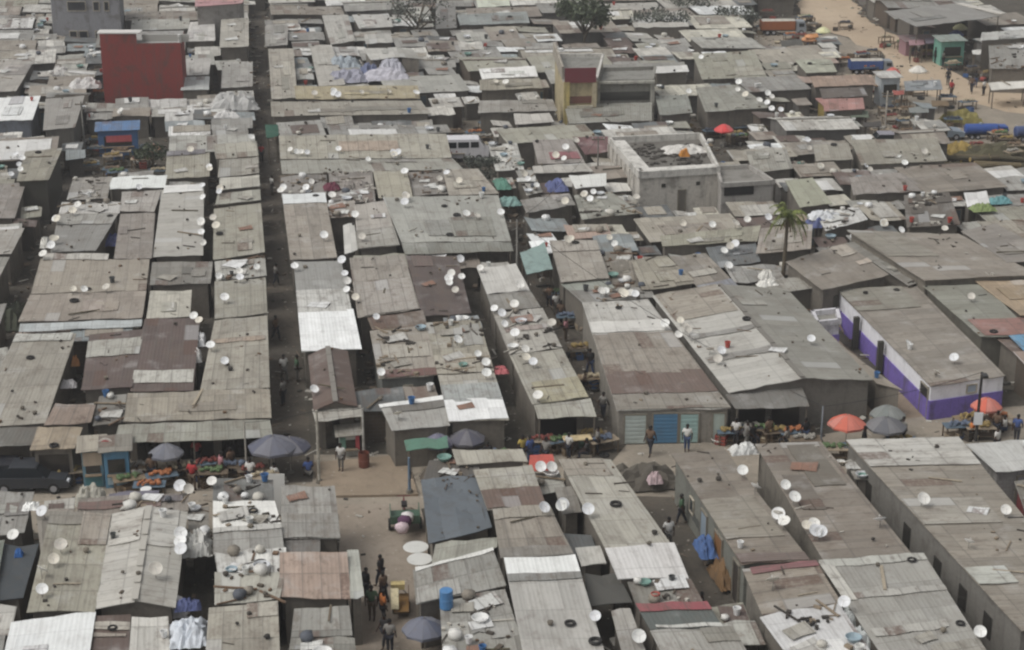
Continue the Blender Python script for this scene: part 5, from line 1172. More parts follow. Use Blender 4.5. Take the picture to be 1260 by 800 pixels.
PEOPLE = [  # ground pixel, pose, shirt, trousers, label
 (469,722,'walk','black','dark','person in black walking up the muddy lane, farthest of lane walkers'),(472,742,'walk','brown','dark','person in brown walking in the muddy lane'),(451,738,'stand','black','dark','person in black beside the pink roof corner'),
 (474,797,'walk','black','dark','person in black at bottom of the lane'),(472,768,'stand','orange','dark','person in orange top standing in the lane'),(480,804,'stand','grey','dark','person in grey at bottom edge of lane'),(458,763,'stand','green','brown','person in green near the pink roof'),
 (238,604,'stand','red','brown','person in red dress on main street beneath dishes'),(243,575,'stand','red','dark','person in red by the corrugated roof stalls'),(273,592,'walk','pink','grey','person in pink crossing the main street'),(309,600,'stand','white','dark','person in white left of the white tall sheet'),(338,596,'sit','white','grey','person in white sitting below slate umbrella'),
 (652,572,'stand','blue','blue','person in blue above the red tarpaulin sheet'),(643,570,'stand','yellow','dark','person in yellow beside person in blue'),(672,574,'walk','grey','dark','person in grey near red tarpaulin sheet'),
 (726,462,'walk','black','blue','person in black in the crowded alley by white bag'),(738,466,'walk','blue','dark','person in blue in the crowded alley'),(746,478,'stand','white','dark','person in white low in the crowded alley'),(684,388,'stand','white','grey','person in white high in the crowded alley'),(696,420,'stand','pink','brown','person in pink in the crowded alley'),(720,480,'sit','brown','dark','person in brown sitting in crowded alley'),(742,516,'walk','grey','dark','person in grey at alley foot'),(690,400,'walk','brown','dark','person in brown high in crowded alley'),(676,380,'walk','brown','dark','person in brown below the teal awning'),
 (862,768,'stand','black','dark','person in black standing in the muddy alley'),(822,676,'stand','white','grey','person in white in the muddy alley'),(838,646,'walk','green','dark','person in green in the muddy alley'),
 (905,548,'stand','white','dark','person in white under the ridged hall awning'),(925,546,'sit','black','dark','person in black seated under the hall awning'),(945,548,'stand','brown','brown','person in brown under the hall awning'),(968,550,'sit','grey','dark','person in grey seated by hall corner'),(918,552,'walk','grey','grey','person in grey before the hall awning'),
 (1062,558,'stand','black','dark','person in black between red and slate umbrellas'),(1195,541,'sit','orange','dark','person in orange seated by the black lamp post'),(1225,540,'stand','brown','dark','person in brown under faded red umbrella'),(1235,536,'sit','white','blue','person in white under faded red umbrella'),
 (700,566,'stand','white','dark','person in white behind the tray table'),(722,566,'sit','black','dark','person in black seated by tray table'),(735,560,'stand','grey','dark','person in grey beside the tray table'),
 (560,590,'sit','grey','dark','person in grey seated under dark umbrellas'),(600,580,'stand','black','dark','person in black under the stepped roof'),(380,590,'sit','blue','grey','person in blue seated by the white post'),(420,582,'stand','white','grey','person in white in front of rusty shack'),
 (340,352,'walk','grey','dark','person in grey halfway along straight alley'),(350,470,'walk','white','grey','person in white by white stepped roof'),(349,500,'stand','grey','dark','person in grey lower in the straight alley'),(366,470,'stand','green','grey','person in green beside rusty shack'),(335,240,'stand','white','grey','person in white high in straight alley'),(322,200,'stand','red','dark','person in red at top of straight alley'),(340,420,'walk','brown','dark','person in brown in the straight alley'),
 (30,596,'stand','grey','dark','person in grey beside the dark parked cars'),(90,590,'stand','brown','dark','person in brown near the tan awning'),(170,600,'sit','grey','brown','person in grey seated right of kiosk'),(188,596,'stand','brown','dark','person in brown right of kiosk'),(222,592,'sit','black','dark','person in black seated below grey umbrella'),(285,585,'stand','brown','dark','person in brown under the long awning'),
 (1166,105,'stand','black','dark','person in black on the sandy road'),(1195,115,'walk','brown','dark','person in brown on the sandy road'),(1200,108,'stand','black','blue','person in dark clothes right of the sandy road'),(1170,120,'stand','red','brown','person in red on the sandy road'),(1122,70,'stand','brown','dark','person in brown before pink stall'),(1130,72,'walk','grey','dark','person in grey before pink stall'),(1188,90,'stand','black','dark','person in black on the road edge'),(1160,82,'stand','grey','dark','person in grey under teal stall'),(1210,118,'stand','white','dark','person in white far along sandy road'),(1150,78,'stand','black','dark','person in black by teal stall'),
 (990,548,'stand','black','blue','person in black at hall corner by red umbrella'),(1110,548,'stand','grey','dark','person in grey outside the purple door'),(1250,545,'walk','blue','dark','person in blue walking at right edge'),(1225,560,'walk','white','dark','person in white on street at right'),(800,560,'walk','brown','dark','person in brown crossing before the shutters'),(845,556,'stand','white','blue','person in white before the shutters')]
pp = {}
for x, y, pose, s_, tr, lab in PEOPLE:
    if pose not in pp: pp[pose] = o = make_person(pose); 
    else: o = dup(pp[pose], (0, 0, 0))
    for ch in o.children:
        n_ = ch.name.split('.')[0]
        if n_ == 'shirt': setcol(ch, SHIRTS[s_])
        if n_ == 'trousers': setcol(ch, TR[tr])
    q = P(x, y, 0); inpl = inpoly(q.x, q.y, KEEP[3]); q.z = .14 if inpl else .015
    o.location = q; o.rotation_euler = (0, 0, R.uniform(0, 6.28)); o.scale = (R.uniform(.95, 1.05),) * 3
    tag(o, lab, 'person', 'people in the streets')
# ------------------------------------------------------------------ vehicles
def extrude_profile(m, prof, y0, y1, taper=0.):
    """side outline (x, z) extruded across the width, roof drawn in a little"""
    n = len(prof); zs = [z for _, z in prof]; zm = max(zs); z0 = min(zs)
    def yy(y, z): return y * (1 - taper * max(0, (z - .85) / max(.1, zm - .85)))
    vs = [(x, yy(y0, z), z) for x, z in prof] + [(x, yy(y1, z), z) for x, z in prof]
    fs = [(i, (i + 1) % n, n + (i + 1) % n, n + i) for i in range(n)] + [tuple(range(n - 1, -1, -1)), tuple(range(n, 2 * n))]
    m.add(vs, fs)
def wheels(t, xs, w, r=.31):
    for x in xs:
        for s_ in (-1, 1):
            m = MB(); m.tube((x, s_ * (w / 2 - .2), r), (x, s_ * (w / 2 + .01), r), r, n=16); o = m.build('wheel', 'rubber', t, '232323')
            m = MB(); m.tube((x, s_ * (w / 2 + .0), r), (x, s_ * (w / 2 + .03), r), r * .58, n=12); m.build('rim', 'paint', o, '9a9a9c')
def car(kind, x, y, rz, col, lab, cat='car', z=.02, sc=1.):
    t = empty({'car': 'parked_car', 'van': 'minibus', 'lorry': 'lorry', 'tank': 'tank_truck'}[kind], P(x, y, z), rad(rz)); tag(t, lab, cat); t.scale = (sc,) * 3
    if kind == 'car':
        w = 1.72; m = MB(); extrude_profile(m, [(-2.1,.35),(2.1,.35),(2.15,.62),(1.95,.82),(1.0,.93),(-1.55,.95),(-2.1,.88),(-2.15,.6)], -w/2, w/2); m.build('body', 'paint', t, col)
        m = MB(); extrude_profile(m, [(1.05,.925),(.45,1.42),(-1.0,1.44),(-1.6,.94)], -w/2*.95, w/2*.95, .18); cab = m.build('cabin', 'glass', t, '24282c')
        m = MB(); extrude_profile(m, [(.47,1.42),(.4,1.47),(-.95,1.49),(-1.02,1.44)], -w/2*.79, w/2*.79); m.build('roof', 'paint', t, col)
        for s_ in (-1, 1):
            m = MB(); m.box((2.08, s_ * .6, .68), (.14, .36, .14)); m.build('headlight', 'glass', t, 'c9ccd0')
            m = MB(); m.box((-2.1, s_ * .62, .75), (.1, .3, .14)); m.build('tail_light', 'plastic', t, '7a2426')
            m = MB(); m.box((.85, s_ * .95, .98), (.12, .16, .1)); m.build('mirror', 'paint', t, col)
        m = MB(); m.box((2.13, 0, .45), (.14, 1.6, .2)); m.box((-2.13, 0, .45), (.14, 1.6, .2)); m.build('bumper', 'plastic', t, '3a3b3d')
        wheels(t, (1.32, -1.3), w)
    elif kind == 'van':
        w = 1.8; m = MB(); extrude_profile(m, [(-2.3,.35),(2.3,.35),(2.35,.95),(1.95,1.3),(1.5,1.95),(-2.2,2.0),(-2.35,1.9)], -w/2, w/2, .1); m.build('body', 'paint', t, col)
        for s_ in (-1, 1):
            for a, b in ((.75,1.45),(-.35,.6),(-1.35,-.5),(-2.1,-1.5)):
                m = MB(); m.box(((a + b) / 2, s_ * (w / 2 * .935), 1.5), (b - a, .06, .5)); m.build('window', 'glass', t, '23272b')
            m = MB(); m.box((2.3, s_ * .62, .8), (.14, .3, .2)); m.build('headlight', 'glass', t, 'd0d2d4')
        m = MB(); m.add([(2.0,-.72,1.33),(2.0,.72,1.33),(1.6,.68,1.86),(1.6,-.68,1.86)], [(0,1,2,3)]); m.v = [(a + .03, b, c + .02) for a, b, c in m.v]; m.build('windscreen', 'glass', t, '23272b')
        m = MB(); m.box((2.36, 0, .5), (.12, 1.7, .22)); m.build('bumper', 'plastic', t, '55575a'); wheels(t, (1.45, -1.4), w)
    else:
        w = 2.2; m = MB(); m.box((-.6, 0, .75), (6.4, .9, .25)); m.build('chassis', 'paint', t, '2e2c2b')
        m = MB(); extrude_profile(m, [(2.3,.6),(4.0,.6),(4.05,1.3),(3.75,2.35),(2.3,2.4)], -w/2, w/2, .06); cab = m.build('cab', 'paint', t, col if kind == 'tank' else '8a8f94')
        m = MB(); m.add([(4.08,-.9,1.4),(4.08,.9,1.4),(3.84,.85,2.2),(3.84,-.85,2.2)], [(0,1,2,3)]); m.build('windscreen', 'glass', cab, '23272b')
        for s_ in (-1, 1): m = MB(); m.box((3.2, s_ * 1.09, 1.75), (.9, .06, .6)); m.build('window', 'glass', cab, '23272b')
        if kind == 'tank':
            m = MB(); m.tube((-3.7, 0, 1.75), (2.0, 0, 1.75), .95, n=20); m.tube((-3.85, 0, 1.75), (-3.7, 0, 1.75), .7, .95, 20); tk = m.build('tank', 'paint', t, col, smooth=False)
            m = MB(); m.tube((-1, 0, 2.65), (-1, 0, 2.9), .3, n=12); m.build('hatch', 'paint', tk, '8f979e')
        else:
            m = MB(); m.box((-.85, 0, 1.0), (5.9, w, .14))
            for s_ in (-1, 1): m.box((-.85, s_ * (w / 2 - .04), 1.75), (5.9, .08, 1.4))
            m.box((-3.78, 0, 1.75), (.08, w, 1.4)); m.box((2.08, 0, 1.75), (.08, w, 1.4)); 
            for k in range(6):
                for s_ in (-1, 1): m.box((-3.4 + k * 1.02, s_ * (w / 2 + .03), 1.75), (.1, .06, 1.42))
            bd = m.build('cargo_bed', 'paint', t, col); m = MB(); m.add(*sheet(lambda u, v: Vector((-3.75 + 5.8 * u, -1.05 + 2.1 * v, 2.45 + .25 * math.sin(v * math.pi))), 0, 0, 1, 1, (5.8, 2.1), 0, .03, False, .05, .04)); m.build('cover', 'cloth', bd, 'b7b2a8')
        wheels(t, (3.2, -1.6, -2.7), w, .45)
    return t
car('car', 12, 597, 4, '26282f', 'dark parked car at left edge of the main street')
car('car', 40, 600, 2, '33363b', 'second dark parked car with bright lamp on main street')
car('van', 568, 196, 6, 'd4d2d4', 'white minibus parked beside long beige twin roof', 'minibus')
car('car', 1155, 171, 8, '7f8a94', 'bluish grey saloon car on the cross street at right')
car('car', 1093, 183, 3, '8d8b93', 'grey car with open lid below the lamp pole', z=.03)
car('tank', 1212, 170, 2, '2f4f92', 'blue tank lorry at right end of cross street', 'lorry', sc=.5)
car('tank', 1272, 172, 12, '45537a', 'second dull blue tank lorry cut by right edge', 'lorry', sc=.5)
car('lorry', 962, 42, 2, '9a5d38', 'orange brown lorry with high boards near sandy road', 'lorry', sc=.66)
car('lorry', 1070, 90, 4, '3c5790', 'blue boarded lorry beside the sandy road', 'lorry', sc=.58)
# ------------------------------------------------------------------ stalls, tables, carts
def make_table():
    t = empty('market_table', (0, 0, 0)); m = MB()
    for k in range(5): m.box((0, -.34 + .17 * k, .76), (1.7, .155, .04))
    m.build('tabletop', 'wood', t, '8b7a64')
    for sx in (-1, 1):
        for sy in (-1, 1): m = MB(); m.box((sx * .76, sy * .34, .37), (.07, .07, .74)); m.build('leg', 'wood', t, '6d5f4e')
    m = MB(); m.box((0, 0, .25), (1.45, .6, .03)); m.build('shelf', 'wood', t, '6d5f4e'); return t
def make_goods(seed, cols):
    q = random.Random(seed); m = MB()
    for _ in range(26):
        x, y = q.uniform(-.6, .6), q.uniform(-.26, .26); r = q.uniform(.06, .12); m.lathe([(.01, 0), (r, r * .5), (r * .9, r * 1.3), (.01, r * 1.8)], 6, (x, y, q.uniform(0, .06)))
    return m
tb = None; GOODC = ['8f7b4c','7c4038','566b45','a89c84','5f6a7c','8e8a82','73604c','a2663f','3f4550']
GP = [make_goods(k, 0) for k in range(3)]; GO = []
SPOT = [(60+26*k, 590 + (k % 3) * 5) for k in range(2)] + [(175,588),(200,600),(228,590),(255,584),(262,596),(290,588),(312,592),(325,602),(160,604),(185,612)] + [(505,566),(528,568),(575,578),(598,574),(560,584),(612,574)] + \
       [(668,556),(690,556),(728,548),(742,556)] + [(900,545),(920,540),(940,542),(955,545),(975,545),(990,555)] + [(1025,566),(1052,562),(1075,566),(1108,556)] + [(1190,528),(1205,540),(1228,528),(1178,538)] + \
       [(370,160),(395,163),(425,162),(452,163),(520,162),(545,160),(600,160),(625,163),(655,162),(690,164),(730,163),(770,162),(810,165),(845,166),(905,174),(930,172),(960,172),(985,170)] + \
       [(1090,54),(1110,60),(1138,72),(1172,86),(1196,92),(1215,98),(1235,104),(1060,74),(1090,112),(1130,118),(1165,128),(1190,134),(1040,36),(1000,38)] + [(690,372),(700,402),(715,440),(728,478)] + [(150,196),(178,206),(120,192)]
rq = random.Random(21)
for q in SIGHT:
    xs = [a for a, b in q]; ys = [b for a, b in q]
    for _ in range(9):
        a, b = rq.uniform(min(xs), max(xs)), rq.uniform(min(ys), max(ys))
        if inpoly(a, b, q) and not inpoly(P(a, b).x, P(a, b).y, KEEP[4]): SPOT.append((a, b))
for i, (x, y) in enumerate(SPOT):
    p_ = P(x, y, .02); q = R.uniform(-.25, .25) + rad(10)
    if tb is None: tb = t = make_table(); t.location = p_; t.rotation_euler = (0, 0, q)
    else: t = dup(tb, p_, q, {'tabletop': R.choice(['8b7a64', '9d8f7c', '6f6253', '5f6f7c'])})
    t['category'] = 'table'; later(t, 'wooden market table', 'market tables')
    c = R.choice(GOODC); k = i % 3
    if len(GO) < 3: g = GP[k].build('goods_heap', 'plastic', None, c); GO.append(g)
    else: g = GO[k].copy(); COL.objects.link(g); setcol(g, c)
    g.location = p_ + Vector((0, 0, .785)); g.rotation_euler = (0, 0, q); g['category'] = 'goods'
    cn = {'8f7b4c':'yellowish','7c4038':'reddish','566b45':'green','a89c84':'cream','5f6a7c':'bluish','8e8a82':'grey','73604c':'brown','a2663f':'orange','3f4550':'dark'}[c]
    later(g, f'{cn} goods heaped on market table', 'goods on market tables')
def make_crate():
    t = MB()
    for z in (.06, .2, .34):
        for s_ in (-1, 1): t.box((0, s_ * .2, z), (.6, .02, .1)); t.box((s_ * .29, 0, z), (.02, .38, .1))
    t.box((0, 0, .015), (.58, .38, .025)); return t.build('wooden_crate', 'wood', None, '7d6b55')
cr = None
for i in range(110):
    x, y = SPOT[i % len(SPOT)]; p_ = P(x + R.uniform(-14, 14), y + R.uniform(-3, 5), .02)
    if cr is None: cr = o = make_crate()
    else: o = cr.copy(); COL.objects.link(o)
    o.location = p_; o.rotation_euler = (0, 0, R.uniform(0, 3)); o.scale = (R.uniform(.9, 1.5),) * 3; cc = R.choice([('brown', '7d6b55'), ('brown', '6a5947'), ('pale', '9c8d77'), ('blue', '46618c'), ('red', '8f4a42'), ('dark', '4c443b')]); setcol(o, cc[1]); o['category'] = 'crate'
    later(o, f'open {cc[0]} crate on the ground', 'crates at the stalls')
# sacks and basins on the ground by the stalls
for i in range(130):
    x, y = SPOT[(i * 7) % len(SPOT)]; p_ = P(x + R.uniform(-18, 18), y + R.uniform(-3, 6), .02); k = R.choice(['bundle', 'bundle', 'basin', 'bucket', 'tyre'])
    cname, c = R.choice([('white', 'd6d4ce'), ('grey', '7d7a74'), ('blue', '4b648c'), ('red', '934a45'), ('dark', '3c3b3a'), ('cream', 'b9ad94'), ('green', '587060')])
    if k == 'tyre': cname, c = 'black', '2a2a2a'
    o = put(k, p_ + Vector((0, 0, .16 if k == 'bundle' else 0)), R.uniform(0, 6), R.uniform(.8, 1.3), c)
    n_ = dict(bundle='sack', basin='basin', bucket='bucket', tyre='tyre')[k]; later(o, f'{cname} {n_} on the street', f'{n_}s on the street')
# kiosk with blue fronts
def kiosk(name, x, y, w, d, hgt, col, lab, rz=10, roof='8f8a80', cat='kiosk', panels=()):
    t = empty(name, P(x, y, 0), rad(rz)); tag(t, lab, cat); m = MB(); m.box((0, 0, hgt / 2), (w, d, hgt)); m.build('wall', 'paint', t, col)
    m = MB(); m.add(*sheet(lambda u, v: Vector(((u - .5) * (w + .5), (v - .5) * -(d + .6), hgt + .25 - .2 * v)), 0, 0, 1, 1, (w + .5, d + .6), 0, .03, False, .04, .01)); m.build('roof', 'tin', t, roof, .1, .2)
    m = MB(); m.box((0, -d / 2 - .02, hgt * .58), (w * .7, .06, hgt * .36)); m.build('serving_hatch', 'glass', t, '33312e')
    m = MB(); m.box((0, -d / 2 - .15, hgt * .36), (w * .8, .34, .05)); m.build('counter', 'wood', t, '8a7a66')
    for (a, b, z0, z1, c) in panels: m = MB(); m.box(((a + b) / 2 * w, -d / 2 - .06, (z0 + z1) / 2 * hgt), ((b - a) * w, .05, (z1 - z0) * hgt)); m.build('painted_panel', 'paint', t, c)
    return t
kiosk('street_kiosk', 117, 594, 1.1, 1.2, 2.2, '6f93a3', 'blue painted kiosk with cream upper front, left of pair', roof='a59c8c', panels=[(-.45,.45,.6,.95,'b6a692'),(-.4,.4,.05,.3,'4d7f86')])
kiosk('street_kiosk', 146, 594, 1.3, 1.2, 2.2, '5f8fae', 'blue painted kiosk right of red parasol sign', roof='8b867c', panels=[(-.4,.4,.1,.34,'a6bcc4')])
m = MB(); m.tube((0, 0, 0), (0, 0, 2.0), .03, n=7); t = empty('round_sign', P(134, 592, 0)); tag(t, 'red round board on a pole between two blue kiosks', 'sign'); m.build('pole', 'paint', t, '8a8780'); m = MB(); m.tube((0, -.06, 2.1), (0, -.02, 2.1), .36, n=18); m.build('board', 'paint', t, 'b23a40'); m = MB(); m.tube((0, -.05, 2.1), (0, -.01, 2.1), .46, n=18); m.build('rim', 'paint', t, 'd5cfc6')
kiosk('street_stall', 147, 188, 3.4, 2., 2.3, '4a6c98', 'blue painted stall at the foot of red tower', roof='5a79a0', panels=[(-.3,.35,.55,.8,'c9666a')])
kiosk('street_stall', 1166, 78, 2.6, 2., 2.6, '6fa293', 'teal green stall below the market hall', roof='8fa09a')
kiosk('street_stall', 1132, 66, 4.2, 2., 1.6, '94737a', 'low pink stall in front of market hall', roof='98787e')
kiosk('street_stall', 1090, 128, 1.9, 1.6, 2.8, 'bcc4c8', 'pale grey kiosk before the lamp pole', roof='c6c6c4')
kiosk('street_stall', 1264, 470, 1.3, 2.0, 2.4, '4f86a8', 'bright blue kiosk at right edge behind purple house', roof='6f9ab8', rz=10)
kiosk('street_stall', 430, 558, 1.1, .7, 1.3, 'c3c5bf', 'white kiosk with red and green sides under rusty shack', panels=[(.3,.5,.3,.95,'b5535a'),(-.5,-.2,.3,.9,'6c9385')])
kiosk('street_stall', 1030, 150, 3.2, 2., 1.8, '9c8a52', 'yellowish stall beneath the pinkish tan roof', roof='a87f78')
# pale tray on table, cream boards of a cart, white round tables
t = empty('tray_table', P(710, 558, .02), rad(10)); tag(t, 'cream tray table under the yellowish eave', 'table'); m = MB(); m.box((0, 0, .95), (1.6, .7, .06)); m.build('tabletop', 'wood', t, 'd3bf97')
for sx in (-1, 1):
    for sy in (-1, 1): m = MB(); m.box((sx * .7, sy * .28, .46), (.06, .06, .92)); m.build('leg', 'wood', t, '5a5047')
t = empty('wooden_cart', P(494, 752, .02), rad(4)); tag(t, 'cream and brown wooden handcart standing in the muddy lane', 'handcart'); t.scale = (.72,) * 3
m = MB(); m.box((0, 0, .6), (1.0, 2.4, .08)); m.build('bed', 'wood', t, '7d6038'); m = MB(); m.box((-.42, -.5, 1.2), (.5, 1.5, .07), M=Matrix.Rotation(rad(35), 3, 'X')); m.build('board', 'wood', t, 'd2c6a4'); m = MB(); m.box((-.2, 1.0, 1.35), (.9, .5, .4)); m.build('box', 'wood', t, 'c4b27e')
m = MB(); m.box((.5, .1, .95), (.05, 2.3, .6)); m.build('side_board', 'wood', t, '5a432c')
for sx in (-1, 1): m = MB(); m.tube((sx * .5, -.1, .36), (sx * .58, -.1, .36), .36, n=16); m.build('wheel', 'rubber', t, '2a2826')
for x, y, lab in ((512, 690, 'white round table in the lane behind the handcart'), (517, 705, 'smaller white round table nearer the handcart')):
    t = empty('round_table', P(x, y, .02)); tag(t, lab, 'table', 'white round tables'); m = MB(); m.lathe([(.01, .74), (.62, .74), (.64, .76), (.62, .78), (.01, .78)], 20); m.build('tabletop', 'plastic', t, 'd2d2cd'); m = MB(); m.lathe([(.28, 0), (.05, .08), (.05, .74)], 12); m.build('pedestal', 'plastic', t, 'bdbcb6')
# cargo tricycle at the plaza edge
t = empty('cargo_tricycle', P(498, 642, .02), rad(95)); tag(t, 'cargo tricycle loaded with purple and white bags by the plaza step', 'tricycle')
m = MB(); m.box((-.7, 0, .62), (1.5, 1.5, .06)); m.box((-.7, .74, .85), (1.5, .05, .4)); m.box((-.7, -.74, .85), (1.5, .05, .4)); m.box((-1.44, 0, .85), (.05, 1.4, .4)); m.build('cargo_bed', 'paint', t, '3f5a48')
m = MB(); m.tube((.1, 0, .5), (1.0, 0, .85), .05); m.tube((1.0, 0, .85), (1.25, 0, .3), .04); m.tube((1.0, -.35, 1.0), (1.0, .35, 1.0), .025); m.tube((1.0, 0, .85), (1.0, 0, 1.0), .025); m.build('frame', 'paint', t, '6d2f35')
m = MB(); m.box((.35, 0, .85), (.55, .3, .12)); m.build('saddle', 'rubber', t, '262425')
for p_ in ((1.25, 0), (-.8, .8), (-.8, -.8)): m = MB(); m.tube((p_[0], p_[1] - .06, .3), (p_[0], p_[1] + .06, .3), .3, n=16); m.build('wheel', 'rubber', t, '262626')
for i, (dx, dy, c, l) in enumerate(((0, .3, '5d4158', 'purple'), (-.1, -.5, 'd7c3c8', 'white'), (.1, .7, 'd9d5d2', 'whitish'))):
    o = put('bundle', P(498, 642, .95) + Vector((dx, dy - .2, 0)), i, 1.3, c); tag(o, f'{l} bag lying on the cargo tricycle', None, 'bags on the tricycle')
# log pile and machinery at right end of the cross street
for i in range(16):
    t = empty('log', P(1182 + (i % 8) * 9, 196 + (i // 8) * 9 + R.uniform(-2, 2), .3 + .35 * (i % 3 == 1)), R.uniform(-.4, .4)); m = MB(); r = R.uniform(.22, .34); m.tube((-1.9, 0, 0), (1.9, 0, 0), r, r * .85, 9); m.build('bark', 'wood', t, R.choice(['5a5140', '6a5f48', '4f4a3b'])); m = MB(); m.tube((-1.93, 0, 0), (-1.9, 0, 0), r * .9, n=9); m.tube((1.9, 0, 0), (1.93, 0, 0), r * .76, n=9); m.build('cut_end', 'wood', t, 'b39a62'); t['category'] = 'log'; later(t, 'brown cut log', 'logs in the pile')
heap('yellow green brushwood heap behind the blue tank lorry', 1182, 150, 4., 2.4, 1.2, '857d4c', cat='brushwood heap', name='brushwood_heap')
heap('dark heap of logs and greenery at log yard', 1215, 190, 8.5, 5., .9, '54503d', cat='log heap', name='log_heap')
heap('yellowish sawn timber heap beside the log yard', 1180, 190, 2.6, 2., 1.2, 'a08a52', cat='timber heap', name='timber_heap')
# ------------------------------------------------------------------ poles
def pole(x, y0, y1, r, col, lab, lamp=None, sign=None, name='utility_pole', z0=0., arm=False):
    """foot at pixel (x, y0), top at pixel row y1"""
    b = P(x, y0, z0); lo, hi = 0, 14
    for _ in range(30):
        mid = (lo + hi) / 2
        if PX((b.x, b.y, mid))[1] > y1: lo = mid
        else: hi = mid
    H_ = lo; t = empty(name, b); tag(t, lab, 'pole'); m = MB(); m.tube((0, 0, -.2), (0, 0, H_), r, r * .7, 10); m.build('shaft', 'wood', t, col)
    m = MB(); m.tube((0, 0, 0), (0, 0, .18), r * 2.2, r * 1.8, 10); m.build('footing', 'stone', t, '6f6a61')
    if lamp: m = MB(); m.tube((0, 0, H_ - .05), (0, -.5, H_ + .05), .03, n=6); lo_ = m.build('lamp_arm', 'paint', t, '3a3a3a'); m = MB(); m.box((0, -.6, H_ + .03), (.3, .5, .14)); m.build('lamp_head', 'paint', lo_, lamp)
    if sign: m = MB(); m.box((0, -r - .03, sign[0]), (.5, .04, .75)); m.build('notice', 'paint', t, sign[1])
    if arm:
        m = MB(); m.box((0, 0, H_ - .25), (1.1, .08, .1)); m.build('cross_arm', 'wood', t, '6f665a')
        for s_ in (-.45, .45): m = MB(); m.tube((s_, 0, H_ - .2), (s_, 0, H_ - .05), .04, n=7); m.build('insulator', 'plastic', t, 'b7b5ae')
pole(393, 594, 505, .09, 'b5b0a4', 'pale post at plaza corner holding the shack front')
pole(448, 566, 505, .08, 'b4b2ab', 'pale post with reddish brown foot on the plaza', z0=.14)
pole(504, 606, 566, .09, '66788a', 'blue and grey post at right edge of plaza', z0=.14)
pole(1200, 546, 458, .1, '2d2b2a', 'black lamp post with white notice by purple house', lamp='2a2a2a', sign=(1.6, 'dfe2e4'))
pole(1089, 158, 112, .1, 'bdb6aa', 'pale pole with white kiosk boards beside cross street', arm=True)
pole(1040, 155, 122, .08, '4a4340', 'dark thin pole by the pinkish tan roof')
pole(636, 372, 270, .08, '8d8a84', 'thin grey pole beside the teal awning', arm=True)
pole(304, 585, 520, .06, 'a9a49a', 'thin pale post at straight alley corner')
pole(1010, 545, 500, .07, '8a9096', 'bluish thin post beside red umbrella')
pole(1003, 112, 96, .08, 'cfcdc8', 'white thin post before dark brown roof')
pole(105, 190, 125, .1, '8a8780', 'grey pole left of the red tower', arm=True)
pole(735, 240, 168, .08, '7c7974', 'grey pole left of concrete house', arm=True)
t = empty('fire_bin', P(448, 574, .14)); tag(t, 'rusty red drum standing at the plaza post', 'drum'); m = MB(); m.lathe([(.02, 0), (.3, 0), (.31, .3), (.3, .32), (.31, .6), (.3, .85), (.27, .85), (.26, .1), (.02, .08)], 16); m.build('drum', 'paint', t, '6b3a2c'); m = MB(); m.lathe([(.3, .42), (.325, .44), (.3, .46)], 16); m.build('band', 'paint', t, '7d4a3a')
def barrel(x, y, z, c, lab):
    m = MB(); m.lathe([(.02, 0), (.28, 0), (.3, .05), (.3, .42), (.315, .45), (.3, .48), (.3, .88), (.28, .9), (.02, .9)], 16); o = m.build('plastic_barrel', 'plastic', None, c); o.location = P(x, y, z) if z < 1 else roof_at(x, y)[1]; tag(o, lab, 'barrel'); return o
barrel(549, 748, 2, '4f7fae', 'blue barrel on the litter strewn grey roof')
barrel(702, 695, 0.02, '4d4a7a', 'purple blue barrel under tiny white lean-to')
barrel(181, 620, 0.02, 'e0e0de', 'white barrel beside purple grey tarpaulin')
m = MB(); m.box((0, 0, 1.1), (.9, .06, 2.2), M=Matrix.Rotation(rad(-12), 3, 'X')); o = m.build('leaning_sheet', 'tin', None, 'cfcfcc', .02, .05); o.location = P(341, 632, .05); tag(o, 'tall pale sheet leaning at end of slate roof', 'metal sheet')
# ------------------------------------------------------------------ trees and plants
def leaf_crown(m, c, rx, rz, n, s0, q, droop=0.):
    for _ in range(n):
        d = Vector((q.gauss(0, 1), q.gauss(0, 1), q.gauss(0, 1))).normalized() * (q.random() ** .45)
        p_ = c + Vector((d.x * rx, d.y * rx, d.z * rz)); a = Vector((q.gauss(0, 1), q.gauss(0, 1), q.gauss(0, .6))).normalized(); b = a.orthogonal().normalized(); s_ = s0 * q.uniform(.6, 1.4)
        b = (Matrix.Rotation(q.uniform(0, 6.28), 3, a) @ b); e = a.cross(b)
        m.add([p_ - b * s_, p_ + e * s_ * .5, p_ + b * s_, p_ - e * s_ * .5], [(0, 1, 2, 3)])
def tree(x, y, hgt, rx, n, mat, lab, sparse=False, seed=1, name='tree', leafs=.16):
    q = random.Random(seed); t = empty(name, P(x, y, 0)); tag(t, lab, 'tree' if name == 'tree' else 'bush'); m = MB(); m.tube((0, 0, -.2), (.1, 0, hgt * .5), .05 * hgt * .5, .03 * hgt * .5, 9); br = []
    for k in range(9):
        a = 2 * math.pi * k / 9 + q.uniform(-.3, .3); s_ = Vector((.1 * .8, 0, hgt * q.uniform(.3, .5))); e = Vector((rx * .75 * math.cos(a), rx * .75 * math.sin(a), hgt * q.uniform(.6, .95))); m.tube(s_, e, .018 * hgt, .006 * hgt, 6); br.append(e)
    m.build('trunk', 'wood', t, '574e42'); m = MB()
    for e in br + [Vector((0, 0, hgt * .9))]:
        leaf_crown(m, e, rx * q.uniform(.38, .55), hgt * .17, n // 10, leafs, q)
    m.build('crown', mat, t)
tree(718, 70, 6.2, 2.7, 2600, 'leaf', 'dense dark green tree among roofs behind yellow house', seed=3, leafs=.2)
tree(513, 60, 6.0, 3.0, 900, 'dark', 'thin dark almost bare tree above gabled roofs', seed=5, leafs=.16)
